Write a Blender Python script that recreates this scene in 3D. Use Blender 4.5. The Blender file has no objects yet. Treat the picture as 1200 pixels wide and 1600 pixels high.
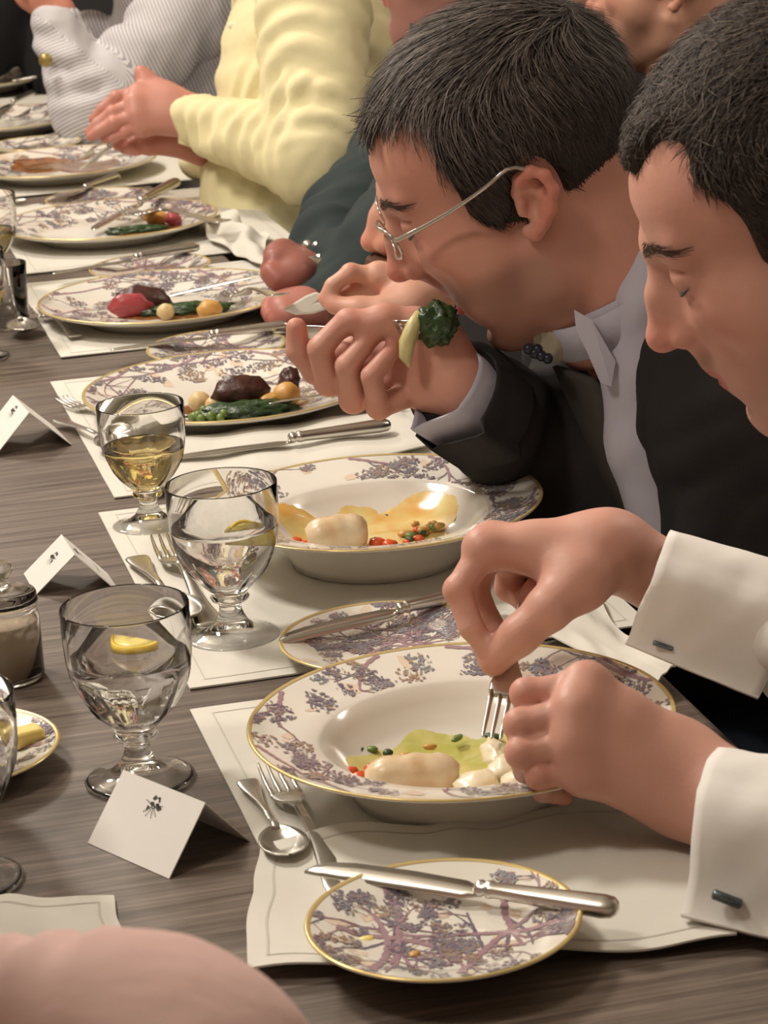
import bpy, bmesh, math, random
import numpy as np
from mathutils import Vector, Matrix, noise as mnoise

S = bpy.context.scene
COL = S.collection
PI = math.pi
random.seed(7)

# ------------------------------------------------------------------ camera
FPX = 4090.0                       # focal length in pixels of the 1200x1600 frame
PITCH = math.atan(1240.0 / FPX)    # looking down
ROLL = math.radians(3.5)
ZT = 0.75                          # table top
CAM = np.array([0.0, 0.0, ZT + 0.606])
_fw = np.array([0.0, math.cos(PITCH), -math.sin(PITCH)])
_rt = np.array([1.0, 0.0, 0.0])
_dn = np.cross(_fw, _rt)
def _uv(px, py):
    x, y = px - 600.0, py - 800.0
    return x * math.cos(ROLL) - y * math.sin(ROLL), x * math.sin(ROLL) + y * math.cos(ROLL)
def at(px, py, zc):
    """world point seen at a photo pixel, zc metres in front of the lens"""
    u, v = _uv(px, py)
    return CAM + zc * (_fw + _rt * u / FPX + _dn * v / FPX)
def on(px, py, z=ZT):
    """world point seen at a photo pixel on the level plane z"""
    u, v = _uv(px, py)
    d = _fw + _rt * u / FPX + _dn * v / FPX
    return CAM + d * ((z - CAM[2]) / d[2])

cam_d = bpy.data.cameras.new('camera')
cam = bpy.data.objects.new('camera', cam_d)
COL.objects.link(cam)
S.camera = cam
cam_d.sensor_fit = 'HORIZONTAL'
cam_d.sensor_width = 36.0
cam_d.lens = FPX / 1200.0 * 36.0
cam_d.clip_start = 0.05
_cx = math.cos(ROLL) * _rt - math.sin(ROLL) * (-_dn) * -1.0
# image axes: px = u cos + v sin ; py = -u sin + v cos  ->  camera right / up
_right = math.cos(ROLL) * _rt + math.sin(ROLL) * _dn
_up = -(-math.sin(ROLL) * _rt + math.cos(ROLL) * _dn)
cam.matrix_world = Matrix(((_right[0], _up[0], -_fw[0], CAM[0]), (_right[1], _up[1], -_fw[1], CAM[1]),
                           (_right[2], _up[2], -_fw[2], CAM[2]), (0, 0, 0, 1)))
cam_d.dof.use_dof = True
cam_d.dof.focus_distance = 1.85
cam_d.dof.aperture_fstop = 36.0

# ------------------------------------------------------------------ light
def lin(c):
    return tuple(((v / 255.0) / 12.92 if v <= 10 else (((v / 255.0) + 0.055) / 1.055) ** 2.4) for v in c)
world = bpy.data.worlds.new('room_ambience')
S.world = world
world.use_nodes = True
world.node_tree.nodes['Background'].inputs[0].default_value = (1.0, 0.92, 0.84, 1)
world.node_tree.nodes['Background'].inputs[1].default_value = 0.16
def area(name, loc, target, sx, sy, power, col=(1.0, 0.92, 0.82)):
    l = bpy.data.lights.new(name, 'AREA')
    l.shape = 'DISK'
    l.size, l.energy, l.color = sx, power, col
    o = bpy.data.objects.new(name, l)
    COL.objects.link(o)
    o.location = loc
    o.rotation_euler = (Vector(target) - Vector(loc)).to_track_quat('-Z', 'Y').to_euler()
    return o
def wash_point(name, loc, r, power, col=(1.0, 0.92, 0.82)):  # bare point light without a fixture, added to wash the ceiling
    l = bpy.data.lights.new(name, 'POINT'); l.shadow_soft_size, l.energy, l.color = r, power, col
    o = bpy.data.objects.new(name, l); COL.objects.link(o); o.location = loc; return o
area('ceiling_lamp_key', (-1.15, 2.35, 2.55), (0.05, 1.75, 0.8), 0.42, 0.42, 31)
wash_point('added_ceiling_wash_near', (-0.75, 0.95, 2.30), 0.14, 26)  # added, not a real pendant: brightens the ceiling that silver and glass reflect
wash_point('added_ceiling_wash_far', (-1.05, 3.9, 2.30), 0.14, 58)  # added ceiling wash, also lifts the brightness of the far settings
wash_point('added_ceiling_wash_behind', (1.75, 2.9, 2.30), 0.14, 30)  # added behind the diners for more bounce off the ceiling
S.view_settings.view_transform = 'Standard'
S.view_settings.look = 'None'
S.view_settings.gamma = 1.0
S.view_settings.use_curve_mapping = False
S.view_settings.exposure = 0.24

# ------------------------------------------------------------------ materials
def mat(name, col, rough=0.5, metal=0.0, spec=0.5, trans=0.0, ior=1.45, noise=None, bump=None, sss=0.0, attr=None, coat=0.0, sheen=0.0):
    """noise=(scale, amount, colour2, stretch)  bump=(scale, strength, distance, stretch)"""
    m = bpy.data.materials.new(name)
    m.use_nodes = True
    nt = m.node_tree
    b = nt.nodes['Principled BSDF']
    def si(k, v):
        if k in b.inputs: b.inputs[k].default_value = v
    c = lin(col) + (1,)
    si('Base Color', c); si('Roughness', rough); si('Metallic', metal); si('Specular IOR Level', spec)
    si('Transmission Weight', trans); si('IOR', ior); si('Coat Weight', coat); si('Coat Roughness', 0.08); si('Sheen Weight', sheen)
    if sss:
        si('Subsurface Weight', sss); si('Subsurface Radius', (0.012, 0.004, 0.002)); si('Subsurface Scale', 0.35)
    tc = nt.nodes.new('ShaderNodeTexCoord')
    def coords(stretch):
        mp = nt.nodes.new('ShaderNodeMapping')
        mp.inputs['Scale'].default_value = stretch
        nt.links.new(tc.outputs['Object'], mp.inputs[0])
        return mp.outputs[0]
    src = None
    if attr:
        a = nt.nodes.new('ShaderNodeAttribute'); a.attribute_name = attr
        src = a.outputs['Color']
    if noise:
        n = nt.nodes.new('ShaderNodeTexNoise')
        n.inputs['Scale'].default_value = noise[0]; n.inputs['Detail'].default_value = 6
        nt.links.new(coords(noise[3] if len(noise) > 3 else (1, 1, 1)), n.inputs['Vector'])
        r = nt.nodes.new('ShaderNodeMapRange')
        r.inputs[1].default_value, r.inputs[2].default_value, r.inputs[4].default_value = 0.35, 0.68, noise[1]
        nt.links.new(n.outputs[0], r.inputs[0])
        mx = nt.nodes.new('ShaderNodeMix'); mx.data_type = 'RGBA'
        mx.inputs['A'].default_value = c
        if src: nt.links.new(src, mx.inputs['A'])
        mx.inputs['B'].default_value = lin(noise[2]) + (1,)
        nt.links.new(r.outputs[0], mx.inputs['Factor'])
        src = mx.outputs['Result']
    if src: nt.links.new(src, b.inputs['Base Color'])
    if bump:
        n = nt.nodes.new('ShaderNodeTexNoise')
        n.inputs['Scale'].default_value = bump[0]; n.inputs['Detail'].default_value = 4
        nt.links.new(coords(bump[3] if len(bump) > 3 else (1, 1, 1)), n.inputs['Vector'])
        bp = nt.nodes.new('ShaderNodeBump')
        bp.inputs['Strength'].default_value, bp.inputs['Distance'].default_value = bump[1], bump[2]
        nt.links.new(n.outputs[0], bp.inputs['Height'])
        nt.links.new(bp.outputs[0], b.inputs['Normal'])
    return m

M = {}
def wood_material():
    m = bpy.data.materials.new('grey_brown_oak')
    m.use_nodes = True
    nt = m.node_tree; b = nt.nodes['Principled BSDF']
    tc = nt.nodes.new('ShaderNodeTexCoord')
    mp = nt.nodes.new('ShaderNodeMapping'); mp.inputs['Scale'].default_value = (2.2, 60.0, 10.0)
    nt.links.new(tc.outputs['Object'], mp.inputs[0])
    n = nt.nodes.new('ShaderNodeTexNoise'); n.inputs['Scale'].default_value = 2.6; n.inputs['Detail'].default_value = 8; n.inputs['Roughness'].default_value = 0.68
    n.inputs['Distortion'].default_value = 0.5
    nt.links.new(mp.outputs[0], n.inputs['Vector'])
    r = nt.nodes.new('ShaderNodeValToRGB')
    e = r.color_ramp.elements
    e[0].position, e[0].color = 0.3, lin((64, 54, 48)) + (1,)
    e[1].position, e[1].color = 0.7, lin((136, 122, 110)) + (1,)
    x = e.new(0.5); x.color = lin((104, 92, 83)) + (1,)
    nt.links.new(n.outputs[0], r.inputs[0])
    nt.links.new(r.outputs[0], b.inputs['Base Color'])
    b.inputs['Roughness'].default_value = 0.42
    bp = nt.nodes.new('ShaderNodeBump'); bp.inputs['Strength'].default_value = 0.25; bp.inputs['Distance'].default_value = 0.0006
    nt.links.new(n.outputs[0], bp.inputs['Height']); nt.links.new(bp.outputs[0], b.inputs['Normal'])
    return m
M['wood'] = wood_material()
M['linen'] = mat('off_white_linen', (214, 210, 200), 0.85, bump=(900, 0.25, 0.0004), noise=(60, 0.25, (204, 199, 188)))
M['hem'] = mat('linen_hem_line', (194, 189, 178), 0.9)
M['porcelain'] = mat('cream_porcelain', (226, 221, 210), 0.14, coat=0.4)
M['print'] = mat('mauve_transfer_print', (120, 105, 115), 0.16, attr='Col', coat=0.4)
M['gold'] = mat('pale_gilt_edge', (214, 190, 128), 0.25, metal=0.35)
M['silver'] = mat('polished_silver', (212, 208, 200), 0.26, metal=1.0, bump=(35, 0.06, 0.002))
M['glass'] = mat('clear_glass', (255, 255, 255), 0.0, trans=1.0, ior=1.5)
M['water'] = mat('clear_water', (255, 255, 255), 0.0, trans=1.0, ior=1.33)
M['wine'] = mat('pale_white_wine', (250, 232, 160), 0.0, trans=1.0, ior=1.34)
M['card'] = mat('white_card', (224, 220, 214), 0.75)
M['ink'] = mat('dark_ink', (70, 72, 70), 0.8)
M['plaster'] = mat('warm_plaster', (206, 196, 180), 0.9, noise=(3, 0.3, (196, 184, 168)))
M['dark_wall'] = mat('dark_panelling', (46, 42, 40), 0.7, noise=(8, 0.4, (36, 32, 30)))
M['carpet'] = mat('dark_carpet', (58, 50, 46), 0.95, bump=(700, 0.4, 0.003), noise=(120, 0.4, (44, 38, 35)))
M['darkwood'] = mat('dark_stained_wood', (48, 36, 30), 0.4, noise=(20, 0.5, (30, 22, 18), (1, 1, 12)))

# ------------------------------------------------------------------ mesh helpers
class MB:
    def __init__(s): s.v, s.f, s.c = [], [], None
    def add(s, vs, fs):
        o = len(s.v); s.v.extend([tuple(map(float, p)) for p in vs]); s.f.extend([tuple(i + o for i in f) for f in fs]); return s
def link(name, me, m=None, parent=None, smooth=True):
    if m is not None:
        me.materials.clear(); me.materials.append(m)
    if smooth and len(me.polygons):
        me.polygons.foreach_set('use_smooth', [True] * len(me.polygons))
    o = bpy.data.objects.new(name, me)
    COL.objects.link(o)
    if parent is not None: o.parent = parent
    return o
def build(name, mb, m, parent=None, smooth=True, auto=None):
    me = bpy.data.meshes.new(name)
    me.from_pydata(mb.v, [], mb.f)
    me.validate()
    bm = bmesh.new(); bm.from_mesh(me); bmesh.ops.recalc_face_normals(bm, faces=bm.faces); bm.to_mesh(me); bm.free()
    o = link(name, me, m, parent, smooth)
    if auto:
        try: me.set_sharp_from_angle(angle=math.radians(auto))
        except Exception: pass
    return o
def thing(name, label, cat, loc=(0, 0, 0), rotz=0.0, group=None):
    o = bpy.data.objects.new(name, None); COL.objects.link(o)
    o.empty_display_size = 0.05
    o.location = [float(v) for v in loc]; o.rotation_euler = (0, 0, rotz)
    return tag(o, label, cat, group)
def tag(o, label, cat, group=None):
    o['label'] = label; o['category'] = cat
    if group: o['group'] = group
    return o
def struct(o): o['kind'] = 'structure'; return o
def copy_tree(o, parent=None):
    c = o.copy(); COL.objects.link(c); c.parent = parent
    for ch in list(o.children): copy_tree(ch, c)
    return c
def lathe(prof, n=64, mb=None, flute=None):
    """prof: list of (r, z).  flute(z, phi) scales the radius"""
    mb = mb or MB(); vs, fs = [], []; rings = []
    for (r, z) in prof:
        if r < 1e-6: rings.append([len(vs)]); vs.append((0, 0, z)); continue
        ring = []
        for k in range(n):
            a = 2 * PI * k / n; rr = r * (flute(r, z, a) if flute else 1)
            ring.append(len(vs)); vs.append((rr * math.cos(a), rr * math.sin(a), z))
        rings.append(ring)
    for A, B in zip(rings, rings[1:]):
        for k in range(n):
            k2 = (k + 1) % n
            if len(A) == 1 and len(B) == 1: break
            if len(A) == 1: fs.append((A[0], B[k2], B[k]))
            elif len(B) == 1: fs.append((A[k], A[k2], B[0]))
            else: fs.append((A[k], A[k2], B[k2], B[k]))
    return mb.add(vs, fs)
def loft(secs, mb=None, cap=True):
    """secs: list of equal length point loops"""
    mb = mb or MB(); n = len(secs[0]); vs = [p for s in secs for p in s]; fs = []
    for i in range(len(secs) - 1):
        for k in range(n):
            k2 = (k + 1) % n
            fs.append((i * n + k, i * n + k2, (i + 1) * n + k2, (i + 1) * n + k))
    if cap:
        fs.append(tuple(range(n))[::-1]); fs.append(tuple((len(secs) - 1) * n + k for k in range(n)))
    return mb.add(vs, fs)
def frame(d):
    d = np.asarray(d, float); d = d / np.linalg.norm(d)
    a = np.array([0, 0, 1.0]) if abs(d[2]) < 0.9 else np.array([1.0, 0, 0])
    x = np.cross(a, d); x /= np.linalg.norm(x)
    return x, np.cross(d, x), d
def tube(pts, rad, n=10, mb=None, cap=True):
    pts = [np.asarray(p, float) for p in pts]
    rad = rad if hasattr(rad, '__len__') else [rad] * len(pts)
    secs = []; px = None
    for i, p in enumerate(pts):
        d = pts[min(i + 1, len(pts) - 1)] - pts[max(i - 1, 0)]
        x, y, d = frame(d)
        if px is not None:
            x = px - d * (px @ d); x /= np.linalg.norm(x); y = np.cross(d, x)
        px = x
        secs.append([p + rad[i] * (math.cos(2 * PI * k / n) * x + math.sin(2 * PI * k / n) * y) for k in range(n)])
    return loft(secs, mb, cap)
def box(lo, hi, mb=None):
    mb = mb or MB(); (a, b, c), (d, e, f) = lo, hi
    vs = [(a, b, c), (d, b, c), (d, e, c), (a, e, c), (a, b, f), (d, b, f), (d, e, f), (a, e, f)]
    return mb.add(vs, [(3, 2, 1, 0), (4, 5, 6, 7), (0, 1, 5, 4), (1, 2, 6, 5), (2, 3, 7, 6), (3, 0, 4, 7)])
def bevel(o, w, seg=2):
    md = o.modifiers.new('bevel', 'BEVEL'); md.width = w; md.segments = seg; md.limit_method = 'ANGLE'; return o
def spline(pts, n):
    """Catmull-Rom through pts"""
    P = [np.asarray(p, float) for p in pts]; P = [2 * P[0] - P[1]] + P + [2 * P[-1] - P[-2]]; out = []
    m = len(P) - 3
    for i in range(n):
        t = i / (n - 1) * m; k = min(int(t), m - 1); t -= k
        a, b, c, d = P[k:k + 4]
        out.append(0.5 * (2 * b + (c - a) * t + (2 * a - 5 * b + 4 * c - d) * t * t + (3 * b - a - 3 * c + d) * t ** 3))
    return out
def nz(x, y, z=0.0): return mnoise.noise(Vector((x, y, z)))

# ------------------------------------------------------------------ setting
TD = np.array([-0.225, 0.9744]); TN = np.array([0.9744, 0.225])     # along the table / towards the diners
E0 = np.array([0.147, 1.722])                                       # a point of the diners' edge
TROT = math.atan2(TD[1], TD[0]) - PI / 2
def tp(s, n, z=ZT):
    """s metres along the table from E0, n metres inwards from the diners' edge"""
    p = E0 + TD * s - TN * n
    return np.array([p[0], p[1], z])
def slab(name, x0, x1, y0, y1, z0, z1, m, parent=None):
    return build(name, box((x0, y0, z0), (x1, y1, z1)), m, parent, smooth=False)
struct(slab('floor', -3.2, 3.4, -1.6, 8.2, -0.06, 0.0, M['carpet']))
struct(slab('ceiling', -3.2, 3.4, -1.6, 8.2, 2.75, 2.81, M['plaster']))
struct(slab('wall_back', -3.2, 3.4, 8.2, 8.3, 0, 2.75, M['plaster']))
struct(slab('wall_left', -3.3, -3.2, -1.6, 8.3, 0, 2.75, M['plaster']))
struct(slab('wall_right', 3.4, 3.5, -1.6, 8.3, 0, 2.75, M['plaster']))
struct(slab('wall_front', -3.3, 3.5, -1.7, -1.6, 0, 2.75, M['plaster']))

table = thing('dining_table', 'long grey-brown wooden dining table laid for many guests', 'table', (E0[0], E0[1], 0), TROT)
TW, S0, S1 = 0.98, -0.70, 5.0
top = bevel(build('tabletop', box((-TW, S0, ZT - 0.035), (0, S1, ZT)), M['wood'], table, smooth=False), 0.004)
build('apron', box((-TW + .08, S0 + .08, ZT - 0.12), (-TW + .1, S1 - .08, ZT - 0.036)), M['darkwood'], table, False)
build('apron', box((-.16, S0 + .08, ZT - 0.12), (-.14, S1 - .08, ZT - 0.036)), M['darkwood'], table, False)
for sx in (-TW + .1, -.2):
    for sy in (S0 + .1, (S0 + S1) / 2, S1 - .16):
        build('leg', box((sx, sy, 0), (sx + .06, sy + .06, ZT - 0.036)), M['darkwood'], table, False)

# ------------------------------------------------------------------ linen
def sheet(name, corners, label, cat, nx=36, ny=36, hfn=None, wob=0.0, thick=0.0012, z0=ZT + 0.0003, hem=0.012, group=None, mtl='linen', seed=0):
    """corners: four world points anticlockwise; bilinear grid, own thickness, hem line inset"""
    C4 = [np.asarray(c, float)[:2] for c in corners]
    org = (C4[0] + C4[1] + C4[2] + C4[3]) / 4
    lx = (np.linalg.norm(C4[1] - C4[0]) + np.linalg.norm(C4[2] - C4[3])) / 2
    ly = (np.linalg.norm(C4[3] - C4[0]) + np.linalg.norm(C4[2] - C4[1])) / 2
    def pt(u, v, dz=0.0):
        p = C4[0] * (1 - u) * (1 - v) + C4[1] * u * (1 - v) + C4[2] * u * v + C4[3] * (1 - u) * v
        if wob: p = p + wob * np.array([nz(p[0] * 18, p[1] * 18, seed), nz(p[0] * 18, p[1] * 18, seed + 9)])
        h = hfn(u, v) if hfn else 0.0
        h += 0.0006 * (1 + nz(p[0] * 14, p[1] * 14, seed + 3))
        return (p[0] - org[0], p[1] - org[1], h + dz)
    mb = MB(); vs = []; fs = []
    N = (nx + 1) * (ny + 1)
    for dz in (thick, 0.0):
        for j in range(ny + 1):
            for i in range(nx + 1): vs.append(pt(i / nx, j / ny, dz))
    q = lambda i, j, l: l * N + j * (nx + 1) + i
    for j in range(ny):
        for i in range(nx):
            fs.append((q(i, j, 0), q(i + 1, j, 0), q(i + 1, j + 1, 0), q(i, j + 1, 0)))
            fs.append((q(i, j, 1), q(i, j + 1, 1), q(i + 1, j + 1, 1), q(i + 1, j, 1)))
    for i in range(nx):
        fs.append((q(i, 0, 0), q(i, 0, 1), q(i + 1, 0, 1), q(i + 1, 0, 0))); fs.append((q(i, ny, 0), q(i + 1, ny, 0), q(i + 1, ny, 1), q(i, ny, 1)))
    for j in range(ny):
        fs.append((q(0, j, 0), q(0, j + 1, 0), q(0, j + 1, 1), q(0, j, 1))); fs.append((q(nx, j, 0), q(nx, j, 1), q(nx, j + 1, 1), q(nx, j + 1, 0)))
    mb.add(vs, fs)
    root = thing(name, label, cat, (org[0], org[1], z0), 0, group)
    build('cloth', mb, M[mtl], root, auto=50)
    if hem:
        hu, hv = hem / lx, hem / ly; w = 0.0013
        loop = [(hu + (1 - 2 * hu) * t / nx, hv) for t in range(nx)] + [(1 - hu, hv + (1 - 2 * hv) * t / ny) for t in range(ny)] + \
               [(1 - hu - (1 - 2 * hu) * t / nx, 1 - hv) for t in range(nx)] + [(hu, 1 - hv - (1 - 2 * hv) * t / ny) for t in range(ny)]
        hb = MB(); vs = []; n = len(loop)
        for (u, v) in loop:
            du = w / lx * (1 if u < 0.5 else -1); dv = w / ly * (1 if v < 0.5 else -1)
            vs.append(pt(u, v, thick + 0.00025)); vs.append(pt(u + du, v + dv, thick + 0.00025))
        fs = [(2 * k, 2 * k + 1, 2 * ((k + 1) % n) + 1, 2 * ((k + 1) % n)) for k in range(n)]
        hb.add(vs, fs); build('hem', hb, M['hem'], root)
    return root
def mat_at(px, py, length, depth_n, label, rot=0.0, **k):
    """placemat whose far inner corner shows at (px, py)"""
    p = on(px, py)[:2]
    c, s = math.cos(rot), math.sin(rot)
    d = np.array([TD[0] * c - TD[1] * s, TD[0] * s + TD[1] * c]); n = np.array([d[1], -d[0]])
    return sheet('placemat', [p - d * length, p - d * length + n * depth_n, p + n * depth_n, p], label, 'placemat', group='linen placemats along the table', **k)
mat_at(297, 1113, 0.36, 0.285, 'off-white linen placemat under the nearest soup plate', seed=1)
mat_at(154, 805, 0.43, 0.32, 'off-white linen placemat under the second soup plate and the water goblet', seed=2)
mat_at(79, 600, 0.43, 0.335, 'off-white linen placemat under the meat plate behind the wine goblet', seed=3)
mat_at(28, 448, 0.395, 0.335, 'off-white linen placemat under the plate of pink sliced meat', seed=4, z0=ZT + .0008)
mat_at(-22, 330, 0.475, 0.335, 'off-white linen placemat under the nearly finished plate by the crumpled napkin', seed=5, z0=ZT + .0013)
mat_at(-60, 235, 0.50, 0.335, 'off-white linen placemat below the cutlery held in clasped hands', seed=6, z0=ZT + .0018)
mat_at(-100, 165, 0.42, 0.335, 'off-white linen placemat farthest up the table beside the striped sleeve', seed=7)
# napkin in front, partly over the placemat, upper edge lifted
def fold1(u, v):
    e = max(0.0, (v - 0.8) / 0.2)
    return 0.0060 + 0.004 * e * e * (0.5 + math.sin(u * 9) * 0.5) + 0.005 * math.exp(-((u - 0.25 - 0.2 * v) / 0.05) ** 2) * v + 0.002 * math.sin(u * 14 + v * 5)
sheet('napkin', [on(388, 1538), on(1163, 1488), on(1105, 1262), on(403, 1340)], 'off-white linen napkin under the nearest bread plate', 'napkin', hfn=fold1, wob=0.006, seed=11, hem=0.010)
# folded napkin below the knife of the third setting
def fold3(u, v): return 0.0065 + 0.006 * math.sin(PI * v) ** 0.5 + 0.001 * math.sin(u * 20)
sheet('napkin', [on(222, 783), on(668, 712), on(615, 655), on(262, 702)], 'folded white napkin carrying a knife behind the second soup plate', 'napkin', hfn=fold3, wob=0.004, seed=12, hem=0)
# napkin at the pink guest's place
def fold0(u, v): return 0.002 + 0.008 * math.exp(-((u - 0.45) / 0.16) ** 2) * v + 0.002 * math.sin(u * 9 + 1)
sheet('napkin', [on(-160, 1600), on(225, 1600), on(172, 1408), on(-140, 1440)], 'linen napkin corner beside the pink sleeve in front', 'napkin', hfn=fold0, wob=0.008, seed=13, hem=0.008)
def lapn(u, v): return 0.0045 + 0.010 * (0.5 + 0.5 * math.sin(u * 6 + v * 2)) * (0.4 + 0.6 * u) + 0.003 * nz(u * 4, v * 4, 3)
sheet('napkin', [on(846, 1006), on(1012, 1108), on(1054, 1078), on(920, 944)], 'rumpled white napkin at the table edge beside the fork hand cuff', 'napkin', hfn=lapn, wob=0.008, seed=15, hem=0)
# crumpled napkin hanging over the edge by the yellow shirt
def crump(u, v): return 0.006 + 0.022 * (0.5 + 0.5 * math.sin(u * 9 + v * 3)) * (0.3 + 0.7 * v) + 0.008 * nz(u * 3, v * 3, 2)
sheet('napkin', [on(330, 388), on(420, 432), on(418, 376), on(300, 350)], 'crumpled white napkin at the table edge below the yellow shirt', 'napkin', hfn=crump, wob=0.012, seed=14, hem=0)

# ------------------------------------------------------------------ crockery
SOUP = [(0.0, 0.006), (0.030, 0.0062), (0.052, 0.0085), (0.066, 0.015), (0.076, 0.026), (0.0825, 0.0335), (0.085, 0.0350), (0.095, 0.0365), (0.110, 0.0400), (0.121, 0.0435), (0.1245, 0.0445)]
SOUPB = [(0.1250, 0.0438), (0.1245, 0.0428), (0.120, 0.0412), (0.105, 0.0365), (0.090, 0.0325), (0.084, 0.028), (0.076, 0.0170), (0.069, 0.0070), (0.066, 0.0), (0.062, 0.0), (0.060, 0.0025), (0.0, 0.0028)]
DIN = [(0.0, 0.0065), (0.050, 0.0066), (0.082, 0.0072), (0.090, 0.0095), (0.096, 0.0125), (0.108, 0.0150), (0.122, 0.0185), (0.134, 0.0225), (0.1358, 0.0230)]
DINB = [(0.1366, 0.0222), (0.1360, 0.0205), (0.120, 0.0148), (0.104, 0.0098), (0.094, 0.0055), (0.088, 0.0), (0.083, 0.0), (0.081, 0.0025), (0.0, 0.003)]
BRD = [(0.0, 0.0055), (0.030, 0.0056), (0.043, 0.0062), (0.048, 0.0082), (0.053, 0.0100), (0.062, 0.0120), (0.0685, 0.0140), (0.0695, 0.0143)]
BRDB = [(0.0702, 0.0137), (0.0697, 0.0127), (0.060, 0.0092), (0.050, 0.0058), (0.045, 0.0), (0.041, 0.0), (0.040, 0.002), (0.0, 0.0025)]
def prof_z(prof, r):
    for (r0, z0), (r1, z1) in zip(prof, prof[1:]):
        if r <= r1: return z0 + (z1 - z0) * (r - r0) / (r1 - r0 + 1e-9)
    return prof[-1][1]
PC = dict(trunk=(164, 134, 142), trunk2=(146, 118, 124), leaf=(122, 112, 126), leaf2=(146, 134, 140), blue=(142, 144, 150), brown=(166, 140, 120), peach=(222, 202, 180))
def pattern_mesh(name, prof, rmin, rmax, rng, ntree, scale, wash):
    """printed trees: tapering branch ribbons and leaf blots lying on the glaze"""
    vs, fs, cs = [], [], []
    def P(x, y, lift): 
        r = math.hypot(x, y)
        return (x, y, prof_z(prof, r) + lift)
    ok = lambda x, y: rmin < math.hypot(x, y) < rmax
    def ribbon(pts, w0, w1, col, lift=0.00035):
        n = len(pts); base = len(vs); c = lin(PC[col])
        for i, (x, y) in enumerate(pts):
            dx = pts[min(i + 1, n - 1)][0] - pts[max(i - 1, 0)][0]; dy = pts[min(i + 1, n - 1)][1] - pts[max(i - 1, 0)][1]
            L = math.hypot(dx, dy) + 1e-9; w = (w0 + (w1 - w0) * i / (n - 1)) * (1 + 0.25 * math.sin(i * 2.1))
            vs.append(P(x - dy / L * w, y + dx / L * w, lift)); vs.append(P(x + dy / L * w, y - dx / L * w, lift)); cs.extend([c, c])
        for i in range(n - 1): fs.append((base + 2 * i, base + 2 * i + 1, base + 2 * i + 3, base + 2 * i + 2))
    def blot(x, y, r, col, lift):
        if not (ok(x + r, y) and ok(x - r, y) and ok(x, y + r) and ok(x, y - r)): return
        base = len(vs); a0 = rng.uniform(0, PI); e = rng.uniform(0.45, 0.85); k = 7; c = lin(PC[col])
        vs.append(P(x, y, lift)); cs.append(c)
        for i in range(k):
            a = 2 * PI * i / k; q = r * rng.uniform(0.6, 1.15)
            u, v = q * math.cos(a), q * e * math.sin(a)
            vs.append(P(x + u * math.cos(a0) - v * math.sin(a0), y + u * math.sin(a0) + v * math.cos(a0), lift)); cs.append(c)
        for i in range(k): fs.append((base, base + 1 + i, base + 1 + (i + 1) % k))
    def cluster(x, y, R, n):
        base = rng.choice(['leaf', 'leaf', 'leaf2', 'blue', 'brown'])
        for _ in range(n):
            a = rng.uniform(0, 2 * PI); q = R * rng.random() ** 0.6
            blot(x + q * math.cos(a), y + q * math.sin(a) * 0.7, scale * rng.uniform(0.0007, 0.0016), base if rng.random() < 0.7 else rng.choice(['leaf', 'leaf2', 'blue', 'brown']), 0.0005 + rng.random() * 0.0002)
    def branch(x, y, a, L, w, depth, col):
        pts = [(x, y)]; n = max(4, int(L / 0.0022))
        bend = rng.uniform(-1, 1) * 0.9 / n
        for i in range(n):
            a += bend + rng.uniform(-0.06, 0.06)
            x += math.cos(a) * L / n; y += math.sin(a) * L / n
            if not ok(x, y): break
            pts.append((x, y))
        if len(pts) < 3: return
        ribbon(pts, w, w * 0.45, col, 0.00030 + 0.00004 * depth)
        if depth > 0:
            for _ in range(rng.choice([2, 3, 3])):
                i = rng.randrange(len(pts) // 3, len(pts)); s = rng.choice([-1, 1])
                branch(pts[i][0], pts[i][1], a + s * rng.uniform(0.4, 1.1), L * rng.uniform(0.45, 0.7), w * 0.5, depth - 1, rng.choice(['trunk', 'trunk2', 'leaf']))
        else:
            cluster(pts[-1][0], pts[-1][1], scale * rng.uniform(0.005, 0.0085), rng.randrange(26, 46))
    for _ in range(wash):
        a = rng.uniform(0, 2 * PI); r = rmin + (rmax - rmin) * math.sqrt(rng.random())
        blot(r * math.cos(a), r * math.sin(a), scale * rng.uniform(0.004, 0.008), 'peach', 0.00018)
    for t in range(ntree):
        a = 2 * PI * (t + rng.uniform(-0.25, 0.25)) / ntree
        if rmin < 0.01:
            r = rmax * rng.uniform(0.75, 0.95); branch(r * math.cos(a), r * math.sin(a), a + PI + rng.uniform(-0.5, 0.5), rmax * rng.uniform(0.9, 1.3), 0.0024 * scale, 3, 'trunk')
        else:
            r = rmax - 0.002; branch(r * math.cos(a), r * math.sin(a), a + PI + rng.choice([-1, 1]) * rng.uniform(0.9, 1.25), (rmax - rmin) * rng.uniform(1.0, 1.6), 0.0014 * scale, 2, 'trunk')
            for _ in range(3):
                q = a + rng.uniform(-0.3, 0.3); rr = rng.uniform(rmin + 0.008, rmax - 0.008); cluster(rr * math.cos(q), rr * math.sin(q), 0.010 * scale, 60)
    me = bpy.data.meshes.new(name); me.from_pydata(vs, [], fs)
    ca = me.color_attributes.new('Col', 'FLOAT_COLOR', 'POINT')
    ca.data.foreach_set('color', np.array([list(c) + [1.0] for c in cs], np.float32).ravel())
    me.materials.append(M['print'])
    return me
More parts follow.
